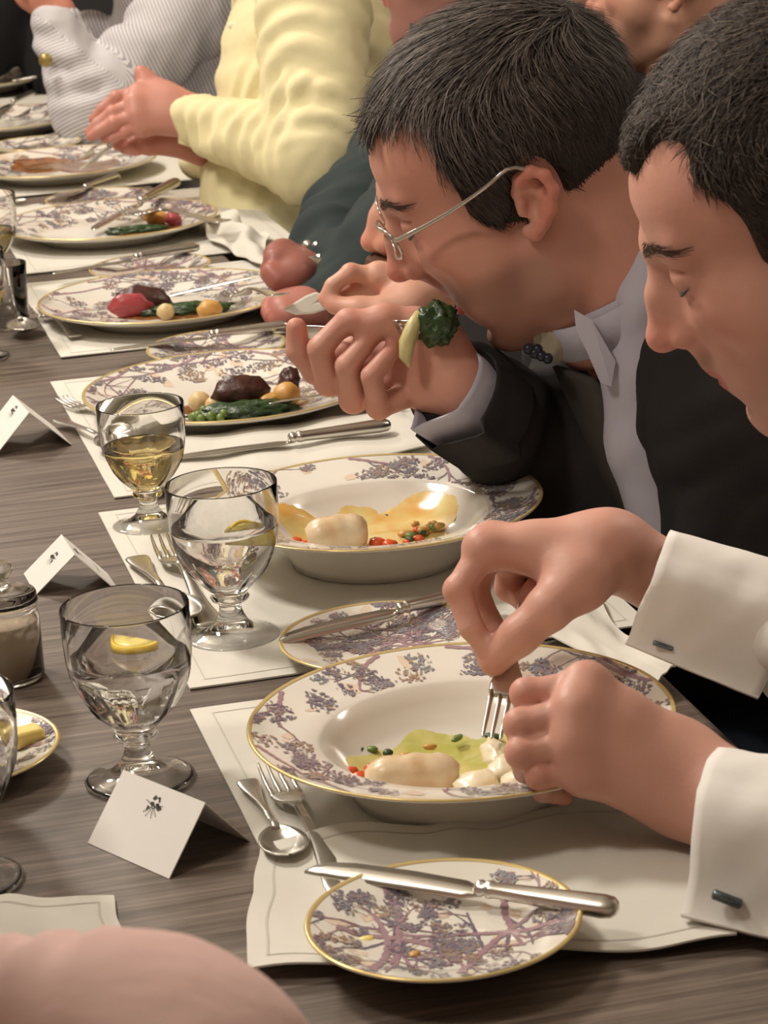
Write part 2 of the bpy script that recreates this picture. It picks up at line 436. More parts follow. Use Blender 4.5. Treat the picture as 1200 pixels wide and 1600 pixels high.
def crockery(name, top, bot, rmin, rmax, seed, ntree, scale, wash):
    body = bpy.data.meshes.new(name + '_body'); mb = lathe(top + bot, 96); body.from_pydata(mb.v, [], mb.f)
    bm = bmesh.new(); bm.from_mesh(body); bmesh.ops.recalc_face_normals(bm, faces=bm.faces); bm.to_mesh(body); bm.free()
    body.materials.append(M['porcelain'])
    pat = [pattern_mesh(name + '_print', top, rmin, rmax, random.Random(seed + k), ntree, scale, wash) for k in range(3)]
    R, Z = top[-1]
    rim = bpy.data.meshes.new(name + '_rim'); g = MB(); w = 0.0009
    lathe([(R - 0.0022, prof_z(top, R - 0.0022) + 0.0002), (R - 0.0005, Z + 0.0004), (R + 0.0006, Z), (bot[0][0] + 0.0002, bot[0][1])], 96, g)
    rim.from_pydata(g.v, [], g.f); rim.materials.append(M['gold'])
    return body, pat, rim
KIT = {'soup_plate': crockery('soup_plate', SOUP, SOUPB, 0.0855, 0.1235, 21, 10, 1.15, 20),
       'dinner_plate': crockery('dinner_plate', DIN, DINB, 0.060, 0.134, 31, 13, 1.3, 30),
       'bread_plate': crockery('bread_plate', BRD, BRDB, 0.0, 0.068, 44, 6, 1.0, 22)}
def plate(kind, px, py, z, label, variant=0, rz=0.0, group=None, tilt=None):
    body, pat, rim = KIT[kind]
    p = on(px, py, ZT + 0.04 if kind == 'soup_plate' else ZT + 0.018)
    o = thing(kind, label, 'soup plate' if kind == 'soup_plate' else 'plate', (p[0], p[1], z), rz, group)
    if tilt: o.rotation_euler = (tilt[0], tilt[1], rz)
    link('plate_body', body, None, o); link('gilt_rim', rim, None, o); link('printed_pattern', pat[variant], None, o, smooth=False)
    return o
ZP = ZT + 0.0030
soup1 = plate('soup_plate', 721, 1136, ZP, 'rimmed soup plate of squid being cut by the man in white cuffs', 0, 2.1, 'rimmed soup plates')
soup2 = plate('soup_plate', 588, 795, ZP, 'rimmed soup plate with squid leftovers behind the water goblet', 1, 0.6, 'rimmed soup plates')
dp = [plate('dinner_plate', 360, 612, ZP, 'dinner plate of dark meat and potatoes behind the wine goblet', 0, 0.4, 'floral dinner plates'),
      plate('dinner_plate', 258, 471, ZP, 'dinner plate with pink sliced meat and a resting knife', 1, 1.3, 'floral dinner plates'),
      plate('dinner_plate', 171, 350, ZP, 'nearly finished dinner plate with crossed cutlery near the yellow shirt', 2, 2.2, 'floral dinner plates'),
      plate('dinner_plate', 98, 259, ZP, 'dinner plate with brown sauce under the clasped hands', 0, 3.0, 'floral dinner plates'),
      plate('dinner_plate', 6, 190, ZP, 'dinner plate beside the elbow in striped sleeve', 1, 4.0, 'floral dinner plates'),
      plate('dinner_plate', -40, 128, ZP, 'farthest dinner plate at the left edge below dark clothes', 2, 5.0, 'floral dinner plates')]
bread1 = plate('bread_plate', 693, 1452, ZT + 0.0110, 'small floral bread plate nearest the camera with a knife across it', 0, 1.9, 'floral bread plates')
bread2 = plate('bread_plate', 598, 990, ZP, 'small floral bread plate between the two soup plates', 1, 0.9, 'floral bread plates')
bread3 = plate('bread_plate', 338, 538, ZP, 'small floral bread plate between the two meat plates', 2, 0.3, 'floral bread plates')
bread4 = plate('bread_plate', 234, 413, ZP, 'small floral bread plate behind the plate of pink meat', 0, 4.0, 'floral bread plates')
bread5 = plate('bread_plate', 152, 306, ZP, 'small floral bread plate behind the nearly finished plate', 1, 2.0, 'floral bread plates')
bread6 = plate('bread_plate', 55, 222, ZP, 'small floral bread plate between the two farthest dinner plates', 2, 2.5, 'floral bread plates')
butter_dish = plate('bread_plate', -86, 1163, ZP - .001, 'small floral dish with butter at the left edge', 0, 3.4, 'floral bread plates')

# ------------------------------------------------------------------ cutlery
def rrect(w, t, n=12, p=2.6):
    out = []
    for k in range(n):
        a = 2 * PI * k / n; c, s = math.cos(a), math.sin(a)
        out.append((w / 2 * math.copysign(abs(c) ** (2 / p), c), t / 2 * math.copysign(abs(s) ** (2 / p), s)))
    return out
def bar(stations, mb=None, n=12):
    """stations: (y, x, z, width, thick) along the piece"""
    secs = [[(x + a, y, z + b) for a, b in rrect(w, t, n)] for (y, x, z, w, t) in stations]
    return loft(secs, mb)
def mesh_of(name, mb, m):
    me = bpy.data.meshes.new(name); me.from_pydata(mb.v, [], mb.f); me.validate()
    bm = bmesh.new(); bm.from_mesh(me); bmesh.ops.recalc_face_normals(bm, faces=bm.faces); bm.to_mesh(me); bm.free()
    me.materials.append(m); me.polygons.foreach_set('use_smooth', [True] * len(me.polygons)); return me
# knife: tip at y=0, handle end at y=0.205, blade on edge lying nearly flat
kb = MB()
secs = []
for y, w, off in ((0.0, 0.003, 0.004), (0.004, 0.008, 0.002), (0.012, 0.0125, 0.0), (0.03, 0.0155, -0.001), (0.07, 0.0165, -0.001), (0.105, 0.0155, 0.0), (0.112, 0.010, 0.0), (0.1165, 0.0065, 0)):
    secs.append([(off - w / 2, y, 0.0022), (off, y, 0.0031), (off + w / 2, y, 0.0028), (off + w / 2, y, 0.0018), (off, y, 0.0016), (off - w / 2, y, 0.0020)])
loft(secs, kb)
KN_B = mesh_of('knife_blade', kb, M['silver'])
kh = MB()
loft([[(a, y, 0.0058 + b) for a, b in rrect(w, t, 14, 2.2)] for y, w, t in ((0.113, .006, .005), (0.115, .0105, .0085), (0.1175, .0115, .0095), (0.120, .0085, .0075), (0.1215, .0115, .0095), (0.124, .012, .010), (0.126, .0105, .009), (0.15, .0125, .0098), (0.18, .0150, .0112), (0.195, .0162, .0118), (0.201, .0145, .0105), (0.204, .009, .007), (0.205, .003, .003))], kh)
KN_H = mesh_of('knife_handle', kh, M['silver'])
# fork: tine tips at y=0, handle end at y=0.19
fk = MB()
for x in (-.0087, -.0029, .0029, .0087):
    bar([(0.0, x * .96, .0075, .0013, .0012), (0.004, x * .97, .0060, .0022, .0016), (0.02, x * .99, .0034, .0031, .002), (0.036, x, .0030, .0034, .0022), (0.046, x, .0034, .004, .0022)], fk, 8)
bar([(0.041, 0, .0032, .0205, .0018), (0.045, 0, .0034, .0215, .0024), (0.052, 0, .0042, .0215, .0024), (0.060, 0, .0058, .0175, .0024), (0.067, 0, .0078, .0105, .0026), (0.073, 0, .0093, .0066, .0030), (0.08, 0, .0098, .0056, .0032)], fk)
FK_T = mesh_of('fork_tines', fk, M['silver'])
def handle_mesh(n):
    h = MB()
    bar([(0.079, 0, .0098, .0056, .0032), (0.10, 0, .0095, .0060, .0032), (0.13, 0, .0072, .0080, .0030), (0.155, 0, .0050, .0135, .0026), (0.172, 0, .0040, .0180, .0024), (0.182, 0, .0040, .0200, .0024), (0.188, 0, .0042, .0198, .0024), (0.1905, 0, .0044, .0170, .002)], h)
    return mesh_of(n, h, M['silver'])
FK_H = handle_mesh('fork_handle')
# spoon: bowl at y 0..0.062
sp = MB(); vs = []; fs = []
NU, NV = 14, 10
for i in range(NU + 1):
    t = i / NU; y = 0.062 * t; w = 0.021 * math.sin(PI * min(1, t ** 0.85)) ** 0.55 if 0 < t < 1 else 0.0012
    for j in range(NV + 1):
        s = -1 + 2 * j / NV
        dip = 0.0085 * (1 - s * s) * math.sin(PI * t) ** 0.6
        vs.append((w * s, y, 0.0105 - dip + 0.002 * t))
n0 = len(vs)
vs += [(x, y, z - 0.0014) for x, y, z in vs]
q = lambda i, j, l=0: l * n0 + i * (NV + 1) + j
for i in range(NU):
    for j in range(NV):
        fs.append((q(i, j), q(i, j + 1), q(i + 1, j + 1), q(i + 1, j))); fs.append((q(i, j, 1), q(i + 1, j, 1), q(i + 1, j + 1, 1), q(i, j + 1, 1)))
    fs.append((q(i, 0), q(i + 1, 0), q(i + 1, 0, 1), q(i, 0, 1))); fs.append((q(i, NV), q(i, NV, 1), q(i + 1, NV, 1), q(i + 1, NV)))
sp.add(vs, fs)
bar([(0.057, 0, .0115, .006, .003), (0.062, 0, .0123, .0072, .0032), (0.070, 0, .0115, .006, .0032), (0.08, 0, .0098, .0056, .0032)], sp)
SP_B = mesh_of('spoon_bowl', sp, M['silver'])
SP_H = handle_mesh('spoon_handle')
CUT = {'knife': (('blade', KN_B), ('handle', KN_H), 0.205), 'fork': (('tines', FK_T), ('handle', FK_H), 0.19), 'spoon': (('bowl', SP_B), ('handle', SP_H), 0.19)}
def cutlery(kind, a, b, label, group, roll=0.0, scale=None):
    """a = business end, b = handle end, world points"""
    a, b = np.asarray(a, float), np.asarray(b, float)
    (n1, m1), (n2, m2), L = CUT[kind]
    d = b - a; l = np.linalg.norm(d); y = Vector(d / l); x = y.cross(Vector((0, 0, 1))).normalized(); z = x.cross(y)
    R = Matrix((x, y, z)).transposed().to_4x4() @ Matrix.Rotation(roll, 4, 'Y')
    o = thing(kind, label, kind, a, 0, group)
    k = scale or l / L
    o.matrix_world = Matrix.Translation(Vector(a)) @ R @ Matrix.Scale(k, 4)
    link(n1, m1, None, o); link(n2, m2, None, o)
    return o
GK, GF, GS = 'table knives', 'table forks', 'table spoons'
def onp(px, py, h): return on(px, py, ZT + h)
cutlery('knife', onp(482, 1358, .0235), onp(969, 1430, .0215), 'silver knife across the nearest bread plate', GK, 0.38)
cutlery('knife', onp(432, 1004, .016), onp(764, 926, .017), 'silver knife across the bread plate beside the fork hand', GK, 0.38)
cutlery('knife', onp(250, 722, .016), onp(611, 673, .016), 'silver knife lying on the folded white napkin', GK)
cutlery('knife', onp(172, 549, .016), onp(452, 515, .018), 'silver knife on the bread plate between the two meat plates', GK)
cutlery('knife', onp(80, 430, .016), onp(312, 392, .018), 'silver knife on the bread plate behind the pink meat', GK)
cutlery('knife', onp(62, 322, .014), onp(186, 280, .018), 'silver knife behind the nearly finished plate', GK)
cutlery('knife', onp(18, 228, .016), onp(112, 208, .018), 'silver knife on the far bread plate', GK)
cutlery('knife', onp(142, 362, .016), onp(278, 290, .034), 'silver knife laid across the nearly finished plate', GK)
cutlery('fork', onp(192, 335, .020), onp(352, 352, .03), 'silver fork resting on the nearly finished plate by the napkin', GF)
cutlery('fork', onp(424, 1206, .006), onp(536, 1400, .002), 'silver fork tucked under the rim of the nearest soup plate', GF)
cutlery('spoon', onp(455, 1352, .006), onp(386, 1226, .004), 'silver spoon lying left of the fork on the nearest placemat', GS)
cutlery('fork', onp(256, 850, .006), onp(330, 985, .004), 'silver fork seen through the water goblet on the second placemat', GF)
cutlery('spoon', onp(290, 985, .006), onp(214, 878, .004), 'silver spoon beside the fork on the second placemat', GS)
cutlery('fork', onp(96, 628, .005), onp(215, 672, .004), 'silver fork left of the meat plate behind the wine goblet', GF)
cutlery('spoon', onp(195, 712, .005), onp(92, 660, .004), 'silver spoon beside the wine goblet on the third placemat', GS)
cutlery('fork', onp(60, 488, .005), onp(130, 538, .004), 'silver fork under the rim of the pink meat plate', GF, scale=.8)
cutlery('spoon', onp(40, 527, .004), onp(20, 478, .004), 'silver spoon left of the pink meat plate', GS, scale=.85)
cutlery('knife', onp(-20, 182, .02), onp(52, 148, .03), 'silver knife on the plate beside the striped elbow', GK)
cutlery('fork', onp(22, 188, .02), onp(86, 160, .03), 'silver fork on the plate beside the striped elbow', GF)
cutlery('knife', onp(-30, 138, .02), onp(60, 122, .03), 'silver knife on the farthest plate at the left edge', GK)
cutlery('knife', onp(420, 632, .022), onp(604, 602, .027), 'silver knife resting on the plate of dark meat under the raised hand', GK)
cutlery('spoon', onp(46, 318, .004), onp(-90, 330, .004), 'dark-looking spoon at the left edge by the fifth setting', GS)

# ------------------------------------------------------------------ glassware
def flute(r, z, a):
    t = max(0.0, min(1.0, (z - 0.036) / 0.006)) * max(0.0, min(1.0, (0.072 - z) / 0.008))
    f = math.cos(PI / 10) / math.cos((a % (PI / 5)) - PI / 10)
    return 1 - 1.3 * t * (1 - f)
GOUT = [(0.0, 0.0105), (0.006, 0.0095), (0.012, 0.0065), (0.018, 0.0038), (0.025, 0.0014), (0.030, 0.0), (0.0332, 0.0006), (0.0335, 0.0018), (0.031, 0.0026), (0.024, 0.0042), (0.0175, 0.0070), (0.0120, 0.0115), (0.0090, 0.0170), (0.0080, 0.0205), (0.0078, 0.0235), (0.0088, 0.0262), (0.0128, 0.0278), (0.0138, 0.0298), (0.0125, 0.0318),
        (0.0130, 0.0345), (0.0185, 0.0395), (0.0250, 0.0460), (0.0305, 0.0540), (0.0345, 0.0625), (0.0366, 0.0700), (0.0378, 0.0800), (0.0385, 0.0950), (0.0386, 0.1110), (0.0382, 0.1120)]
GIN = [(0.0378, 0.1120), (0.0377, 0.1110), (0.0376, 0.0950), (0.0368, 0.0800), (0.0354, 0.0700), (0.0328, 0.0625), (0.0270, 0.0540), (0.0205, 0.0470), (0.0120, 0.0420), (0.0, 0.0405)]
GLASS_ME = mesh_of('goblet_glass', lathe(GOUT + GIN, 80, flute=flute), M['glass'])
def fill_mesh(name, level, m):
    inn = GIN[::-1]; pr = []
    for r, z in inn:
        if z < level - 0.0005: pr.append((r + (0.00025 if r > 0 else 0), z - (0.0002 if r == 0 else 0)))
    rl = prof_z([(z, r) for r, z in inn], level) + 0.00025
    pr += [(rl, level), (rl - 0.002, level - 0.0004), (0.0, level - 0.0005)]
    return mesh_of(name, lathe(pr, 64), m)
M['lemon'] = mat('lemon_flesh', (238, 214, 110), 0.35, noise=(300, 0.5, (246, 232, 160)))
M['peel'] = mat('lemon_peel', (236, 200, 60), 0.4)
def lemon_meshes():
    f = MB(); p = MB(); R = 0.0150; h = 0.0016; n = 18
    a0 = 0.0
    def wedge(mb, r0, r1):
        out = [(r1 * math.cos(PI * k / n), r1 * math.sin(PI * k / n)) for k in range(n + 1)]
        inn = [(r0 * math.cos(PI * k / n), r0 * math.sin(PI * k / n)) for k in range(n + 1)]
        N = n + 1; vs = [(x, y, z) for z in (-h, h) for x, y in out] + [(x, y, z) for z in (-h, h) for x, y in inn]; fs = []
        for k in range(n):
            fs += [(k, k + 1, N + k + 1, N + k), (2 * N + k, 3 * N + k, 3 * N + k + 1, 2 * N + k + 1), (N + k, N + k + 1, 3 * N + k + 1, 3 * N + k), (k, 2 * N + k, 2 * N + k + 1, k + 1)]
        fs += [(0, N, 3 * N, 2 * N), (n, 2 * N + n, 3 * N + n, N + n)]
        mb.add(vs, fs)
    wedge(f, 0.0006, R - 0.0022); wedge(p, R - 0.0022, R)
    return mesh_of('lemon_flesh', f, M['lemon']), mesh_of('lemon_peel', p, M['peel'])
LEMON = lemon_meshes()
def goblet(px, py, label, liquid=None, level=0.08, rz=0.0, k=1.0):
    p = on(px, py)
    if not isinstance(px, int): p = np.array([px, py, ZT])
    o = thing('goblet', label, 'goblet', (p[0], p[1], ZT + 0.0006), rz, 'stemmed glass goblets')
    o.scale = (k, k, k)
    link('glass_body', GLASS_ME, None, o)
    if liquid: 
        w = link('water' if liquid == 'water' else 'wine', fill_mesh('goblet_fill', level, M[liquid]), None, o)
    return o
def lemon(g, off, rot, label):
    o = thing('lemon_slice', label, 'lemon slice', tuple(np.array(g.location) + np.array(off)), 0, 'lemon slices in water')
    o.rotation_euler = rot
    link('flesh', LEMON[0], None, o); link('peel', LEMON[1], None, o)
    return o
g1 = goblet(219, 1219, 'water goblet with floating lemon behind the nearest place card', 'water', 0.079)
g2 = goblet(364, 996, 'water goblet with lemon in front of the second soup plate', 'water', 0.082, 0.3)
g3 = goblet(235, 822, 'goblet of white wine standing on the second placemat', 'wine', 0.074, 0.5, .90)
lemon(g1, (0.003, 0.014, 0.0800), (0.14, 0.04, 2.9), 'lemon slice floating flat in the nearest water goblet')
lemon(g2, (0.014, -0.004, 0.070), (1.15, 0.25, 0.5), 'lemon slice standing on edge in the second water goblet')
goblet(-80, 1222, 'goblet cut off by the left edge beside the butter dish', 'water', 0.075, 0.2)
goblet(-56, 1380, 'goblet foot at the left edge near the pink sleeve', None, 0.07, 0.9)
goblet(-36, 560, 'wine goblet at the left edge beside the third placemat', 'wine', 0.074, 1.2)
tw = on(8, 560)
# small tumbler behind it
tb = thing('tumbler', 'small clear tumbler beside the left edge and the pink meat plate', 'tumbler', on(12, 512), 0)
build('glass_body', lathe([(0, 0.0005), (.020, .0005), (.024, .002), (.0265, .07), (.0262, .0708), (.0252, .07), (.0228, .006), (0, .005)], 48), M['glass'], tb)
goblet(-14, 455, 'far goblet at the left edge behind the small tumbler', 'wine', 0.07, 0.2)
# lidded jar with pale contents
jp = on(12, 1060)
jar = thing('glass_jar', 'lidded glass jar with pale filling at the left edge', 'jar', (jp[0], jp[1], ZT + 0.0005), 0)
build('jar_body', lathe([(0, 0.0004), (.0235, .0004), (.0255, .003), (.0255, .044), (.0245, .047), (.0240, .0500), (.0250, .0515), (.0258, .054), (.0250, .0565), (.0235, .0565), (.0225, .052), (.0230, .045), (.0238, .043), (.0238, .004), (.021, .0028), (0, .0026)], 56), M['glass'], jar)
M['filling'] = mat('pale_beige_filling', (196, 178, 152), 0.6, noise=(40, 0.3, (180, 160, 134)))
build('filling', lathe([(0, .0032), (.0205, .0032), (.0236, .005), (.0236, .0405), (.023, .0412), (0, .0412)], 48), M['filling'], jar)
lid = build('lid', lathe([(0, .0568), (.0245, .0568), (.0252, .0585), (.0245, .0605), (.018, .0625), (.010, .0640), (.0068, .0665), (.0062, .0690), (.0090, .0725), (.0112, .0765), (.0100, .0805), (.005, .0825), (0, .0828)], 48), M['glass'], jar)

# ------------------------------------------------------------------ place cards
def card(pa, pb, qa, fold_h, label, emblems=((0, .5, .72),), text=None):
    """pa, pb: feet of the front leaf; qa: foot of the back leaf opposite pa; emblems: (leaf, along, up)"""
    pa, pb, qa = (np.array([*p[:2], 0.0]) for p in (pa, pb, qa)); d = pb - pa; L = np.linalg.norm(d); sp = qa - pa
    o = thing('place_card', label, 'place card', (pa[0], pa[1], ZT + 0.0004), 0, 'folded place cards')
    up = np.array([0, 0, fold_h]); t = 0.0007
    def pt(leaf, u, h): 
        foot = d * u + (sp if leaf else 0 * sp); return foot + (d * u + sp * .5 + up - foot) * h
    leaves = []
    for leaf, nm in ((0, 'front_leaf'), (1, 'back_leaf')):
        v = [pt(leaf, 0, 0), pt(leaf, 1, 0), pt(leaf, 1, 1), pt(leaf, 0, 1)]
        n = np.cross(v[1] - v[0], v[3] - v[0]); n /= np.linalg.norm(n)
        if n[2] < 0: n = -n
        mb = MB(); mb.add(v + [p - n * t for p in v], [(0, 1, 2, 3), (7, 6, 5, 4), (0, 4, 5, 1), (1, 5, 6, 2), (2, 6, 7, 3), (3, 7, 4, 0)])
        leaves.append((build(nm, mb, M['card'], o, smooth=False), n))
    rng = random.Random(5)
    def prints(leaf, u0, h0, marks, nm):
        e = MB(); lf, n = leaves[leaf]; W = np.linalg.norm(pt(leaf, 0, 1) - pt(leaf, 0, 0))
        for (x, y, r, k) in marks:
            c = [pt(leaf, u0 + (x + r * math.cos(2 * PI * i / k) * rng.uniform(.7, 1.1)) / L, h0 + (y + r * math.sin(2 * PI * i / k) * rng.uniform(.5, .9)) / W) + n * .0004 for i in range(k)]
            e.add(c, [tuple(range(k))])
        build(nm, e, M['ink'], lf, smooth=False)
    for (leaf, u0, h0) in emblems:
        mk = [(rng.gauss(0, .0030), rng.gauss(.0010, .0020), rng.uniform(.0008, .0017), 7) for _ in range(18)]
        for a_ in (-2.4, -1.9, -1.3, -.8, .3, 2.8): mk += [(.0015 * q_ * math.cos(a_), .0013 * q_ * math.sin(a_), .0006, 5) for q_ in range(1, 6)]
        prints(leaf, u0, h0, mk, 'emblem')
    if text: prints(text[0], text[1], text[2], [(i * .0012 + rng.uniform(-.0003, .0003), rng.uniform(-.0007, .0007), .0008, 6) for i in range(-8, 9)], 'name_lettering')
    return o
card(on(137, 1318), on(264, 1374), on(390 - 127, 1318 - 56), 0.0345, 'blank white place card with small dark emblem in front of the water goblet')
card(on(56, 930), on(37, 897), on(190, 929), 0.031, 'white tent place card open towards the camera beside the lidded jar', ((0, .55, .62), (1, .5, .80)), (1, .5, .38))
card(on(-10, 716), on(-34, 687), on(113, 696), 0.036, 'white place card at the left edge beside the third placemat', ((0, .55, .80),))

# ------------------------------------------------------------------ food
def blob(name, c, r, m, parent=None, rot=(0, 0, 0), amp=0.12, freq=1.6, seed=0, sub=3, world=True):
    bm = bmesh.new(); bmesh.ops.create_icosphere(bm, subdivisions=sub, radius=1.0)
    for v in bm.verts:
        p = v.co; k = 1 + amp * mnoise.noise(p * freq + Vector((seed * 3.1, seed * 1.7, 0))) + amp * .4 * mnoise.noise(p * freq * 3 + Vector((seed, 5, 0)))
        v.co = Vector((p.x * r[0] * k, p.y * r[1] * k, p.z * r[2] * k))
    me = bpy.data.meshes.new(name); bm.to_mesh(me); bm.free()
    o = link(name, me, m, parent); o.location = [float(q) for q in c]; o.rotation_euler = rot
    return o
M['squid'] = mat('pale_squid', (224, 206, 174), 0.3, noise=(60, 0.8, (206, 168, 122)), sss=0.2, bump=(120, .3, .001))
M['fish'] = mat('white_flesh', (228, 220, 196), 0.3, noise=(60, 0.5, (236, 206, 140)), sss=0.2)
M['sauce'] = mat('yellow_cream_sauce', (230, 214, 148), 0.12, noise=(38, 0.9, (176, 178, 84)), coat=.5)
M['sauce2'] = mat('orange_butter_sauce', (222, 170, 88), 0.12, noise=(48, 0.95, (222, 208, 140)), coat=.5)
M['gravy'] = mat('brown_gravy', (112, 70, 36), 0.12, noise=(70, 0.8, (158, 108, 60)), coat=.5)
M['tomato'] = mat('red_pepper_dice', (206, 84, 44), 0.25)
M['herb'] = mat('dark_green_herb', (52, 78, 38), 0.45, noise=(120, .6, (30, 50, 26)))
M['spinach'] = mat('cooked_spinach', (56, 80, 44), 0.3, noise=(150, .8, (24, 40, 22)), bump=(180, .6, .002))
M['pea'] = mat('green_peas', (110, 132, 66), 0.35)
M['potato'] = mat('roast_potato', (206, 160, 88), 0.4, noise=(60, .6, (180, 118, 52)))
M['potato2'] = mat('pale_potato', (214, 186, 136), 0.4, noise=(60, .4, (196, 160, 104)))
M['beef'] = mat('seared_beef', (84, 50, 42), 0.35, noise=(80, .8, (48, 28, 24)), bump=(160, .5, .002))
M['pink'] = mat('rare_beef_cut', (176, 78, 84), 0.3, noise=(90, .6, (142, 54, 60)), bump=(200, .4, .001))
M['butter'] = mat('butter', (244, 222, 130), 0.35, sss=.2)
def puddle(name, plate_o, prof, pts, m, seed=0, lift=0.0008):
    """irregular sauce pool following the glaze of a plate; pts: list of (x, y, r) lobes"""
    n = 60; mb = MB(); vs = []; cx = sum(p[0] for p in pts) / len(pts); cy = sum(p[1] for p in pts) / len(pts)
    rings = 8
    def edge(a):
        best = 0
        dx, dy = math.cos(a), math.sin(a)
        for (x, y, r) in pts:
            bx, by = cx - x, cy - y; B = bx * dx + by * dy; Cc = bx * bx + by * by - r * r; D = B * B - Cc
            if D > 0: best = max(best, -B + math.sqrt(D))
        return best * (1 + .05 * math.sin(a * 5 + seed) + .03 * math.sin(a * 11 + 2 * seed)) + 0.002
    vs.append((cx, cy, prof_z(prof, math.hypot(cx, cy)) + lift + .001))
    for i in range(1, rings + 1):
        for k in range(n):
            a = 2 * PI * k / n; e = edge(a) * i / rings; x, y = cx + e * math.cos(a), cy + e * math.sin(a)
            h = lift * (1.0 if i < rings else -0.5) + .0009 * (1 - (i / rings) ** 2) + .0004 * nz(x * 150, y * 150, seed)
            vs.append((x, y, prof_z(prof, math.hypot(x, y)) + h))
    fs = [(0, 1 + k, 1 + (k + 1) % n) for k in range(n)]
    for i in range(rings - 1):
        for k in range(n):
            k2 = (k + 1) % n; A = 1 + i * n; B = A + n
            fs.append((A + k, B + k, B + k2, A + k2))
    mb.add(vs, fs)
    o = build(name, mb, m, None); o.matrix_world = plate_o.matrix_world.copy(); o.location = plate_o.location; o.rotation_euler = plate_o.rotation_euler
    return o
def loc(pl, px, py, z):
    """plate-local xy of the point seen at a pixel, z above the table"""
    p = on(px, py, ZT + z) - np.array(pl.location); c, s = math.cos(-pl.rotation_euler[2]), math.sin(-pl.rotation_euler[2])
    return p[0] * c - p[1] * s, p[0] * s + p[1] * c
def lobes(pl, L, z): return [(*loc(pl, x, y, z), r) for x, y, r in L]
def food(name, pts_or_px, z, r, m, label, cat, rot=(0, 0, 0), amp=.12, freq=1.6, seed=0, sub=3, group=None):
    p = on(pts_or_px[0], pts_or_px[1], ZT + z)
    o = blob(name, p, r, M[m], None, rot, amp, freq, seed, sub); tag(o, label, cat, group); return o
def roll(name, a, b, r, m, label, cat, z):
    """stuffed tube, open and puckered at its near end"""
    a, b = on(*a, ZT + z), on(*b, ZT + z); pts = spline([a, a * .66 + b * .34 + np.array([0, 0, .002]), a * .33 + b * .67 + np.array([0, 0, .002]), b], 14)
    rad = [r * k for k in (.55, .82, .96, 1.04, 1.0, .97, 1.02, 1.05, 1.0, .97, 1.02, .98, .88, .6)]
    o = build(name, tube(pts, rad, 20), m); tag(o, label, cat)
    for v in o.data.vertices:
        v.co += v.normal * (.0013 * mnoise.noise(v.co * 90))
    return o
# nearest soup plate
tag(puddle('sauce_pool', soup1, SOUP, lobes(soup1, [(620, 1196, .026), (760, 1180, .032), (810, 1200, .030), (690, 1172, .028)], .014), M['sauce'], 1), 'yellow-green cream sauce pooled in the nearest soup plate', 'sauce')
roll('stuffed_squid', (572, 1222), (716, 1214), .0128, M['squid'], 'whole stuffed squid tube in the nearest soup plate', 'squid', .022)
for i, (x, y, r, rz) in enumerate(((748, 1226, (.014, .012, .008), .3), (790, 1205, (.013, .010, .009), 1.2), (775, 1178, (.008, .020, .006), .2), (812, 1222, (.011, .010, .007), .7))):
    food('squid_piece', (x, y), .022 + .002 * (i % 2), r, 'fish', ('cut squid piece next to the whole tube', 'cut squid piece nearest the fingers', 'pale squid sliver under the fork tines', 'cut squid piece against the plate wall')[i], 'squid', (0, 0, rz), .25, 2.0, i, 3, 'cut squid pieces')
for i, (x, y, r) in enumerate(((548, 1208, .006), (562, 1218, .007), (580, 1203, .005), (770, 1237, .004))):
    food('pepper_dice', (x, y), .016, (r, r * .9, r * .7), 'tomato', 'small orange-red pepper dice beside the squid in the nearest soup plate', 'vegetable', (0, 0, i), .25, 1.5, i, 2, 'pepper dice of the nearest soup plate')
for i, (x, y) in enumerate(((538, 1205), (820, 1228), (770, 1150), (600, 1196))):
    food('herb_leaf', (x, y), .016, (.006, .004, .0016), 'herb', 'small dark green herb scrap in the nearest soup plate', 'herb', (0, 0, i * 1.3), .4, 2, i, 2, 'herb scraps of the nearest soup plate')
# second soup plate
tag(puddle('sauce_pool', soup2, SOUP, lobes(soup2, [(470, 840, .02), (560, 830, .03), (640, 825, .034), (600, 845, .03)], .012), M['sauce2'], 3), 'orange and green sauce left in the second soup plate', 'sauce')
roll('stuffed_squid', (480, 842), (572, 832), .0135, M['squid'], 'single stuffed squid roll in the second soup plate', 'squid', .022)
for i, (x, y, r) in enumerate(((460, 848, .007), (476, 852, .006), (590, 848, .007), (608, 850, .006), (450, 858, .005))):
    food('pepper_dice', (x, y), .014, (r, r * .9, r * .6), 'tomato', 'small orange-red pepper dice in the second soup plate', 'vegetable', (0, 0, i), .25, 1.5, i + 4, 2, 'pepper dice of the second soup plate')
for i, (x, y, r) in enumerate(((608, 806, .0055), (438, 838, .009), (640, 842, .005), (500, 820, .004), (660, 832, .004))):
    food('herb_leaf', (x, y), .015, (r, r * .6, .0018), 'herb' if i != 1 else 'pea', 'small green herb scrap in the second soup plate', 'herb', (0, 0, i), .4, 2, i + 3, 2, 'herb scraps of the second soup plate')
rng = random.Random(11)
for i in range(14):
    x, y = rng.uniform(575, 705), rng.uniform(815, 848)
    if x > 660: y = min(y, 838)
    food('vegetable_scrap', (x, y), .013 + .006 * max(0, (x - 640) / 65), (rng.uniform(.003, .006), rng.uniform(.003, .005), .0025), rng.choice(['potato', 'tomato', 'herb', 'pea', 'potato']), 'small scrap of vegetable in the sauce of the second soup plate', 'vegetable', (0, 0, i), .35, 2, i + 20, 2, 'vegetable scraps of the second soup plate')
for i in range(7):
    food('vegetable_scrap', (rng.uniform(560, 800), rng.uniform(1150, 1185)), .017, (rng.uniform(.003, .005), rng.uniform(.002, .004), .002), rng.choice(['herb', 'pea', 'potato']), 'tiny scrap of vegetable in the sauce of the nearest soup plate', 'vegetable', (0, 0, i), .35, 2, i + 40, 2, 'vegetable scraps of the nearest soup plate')
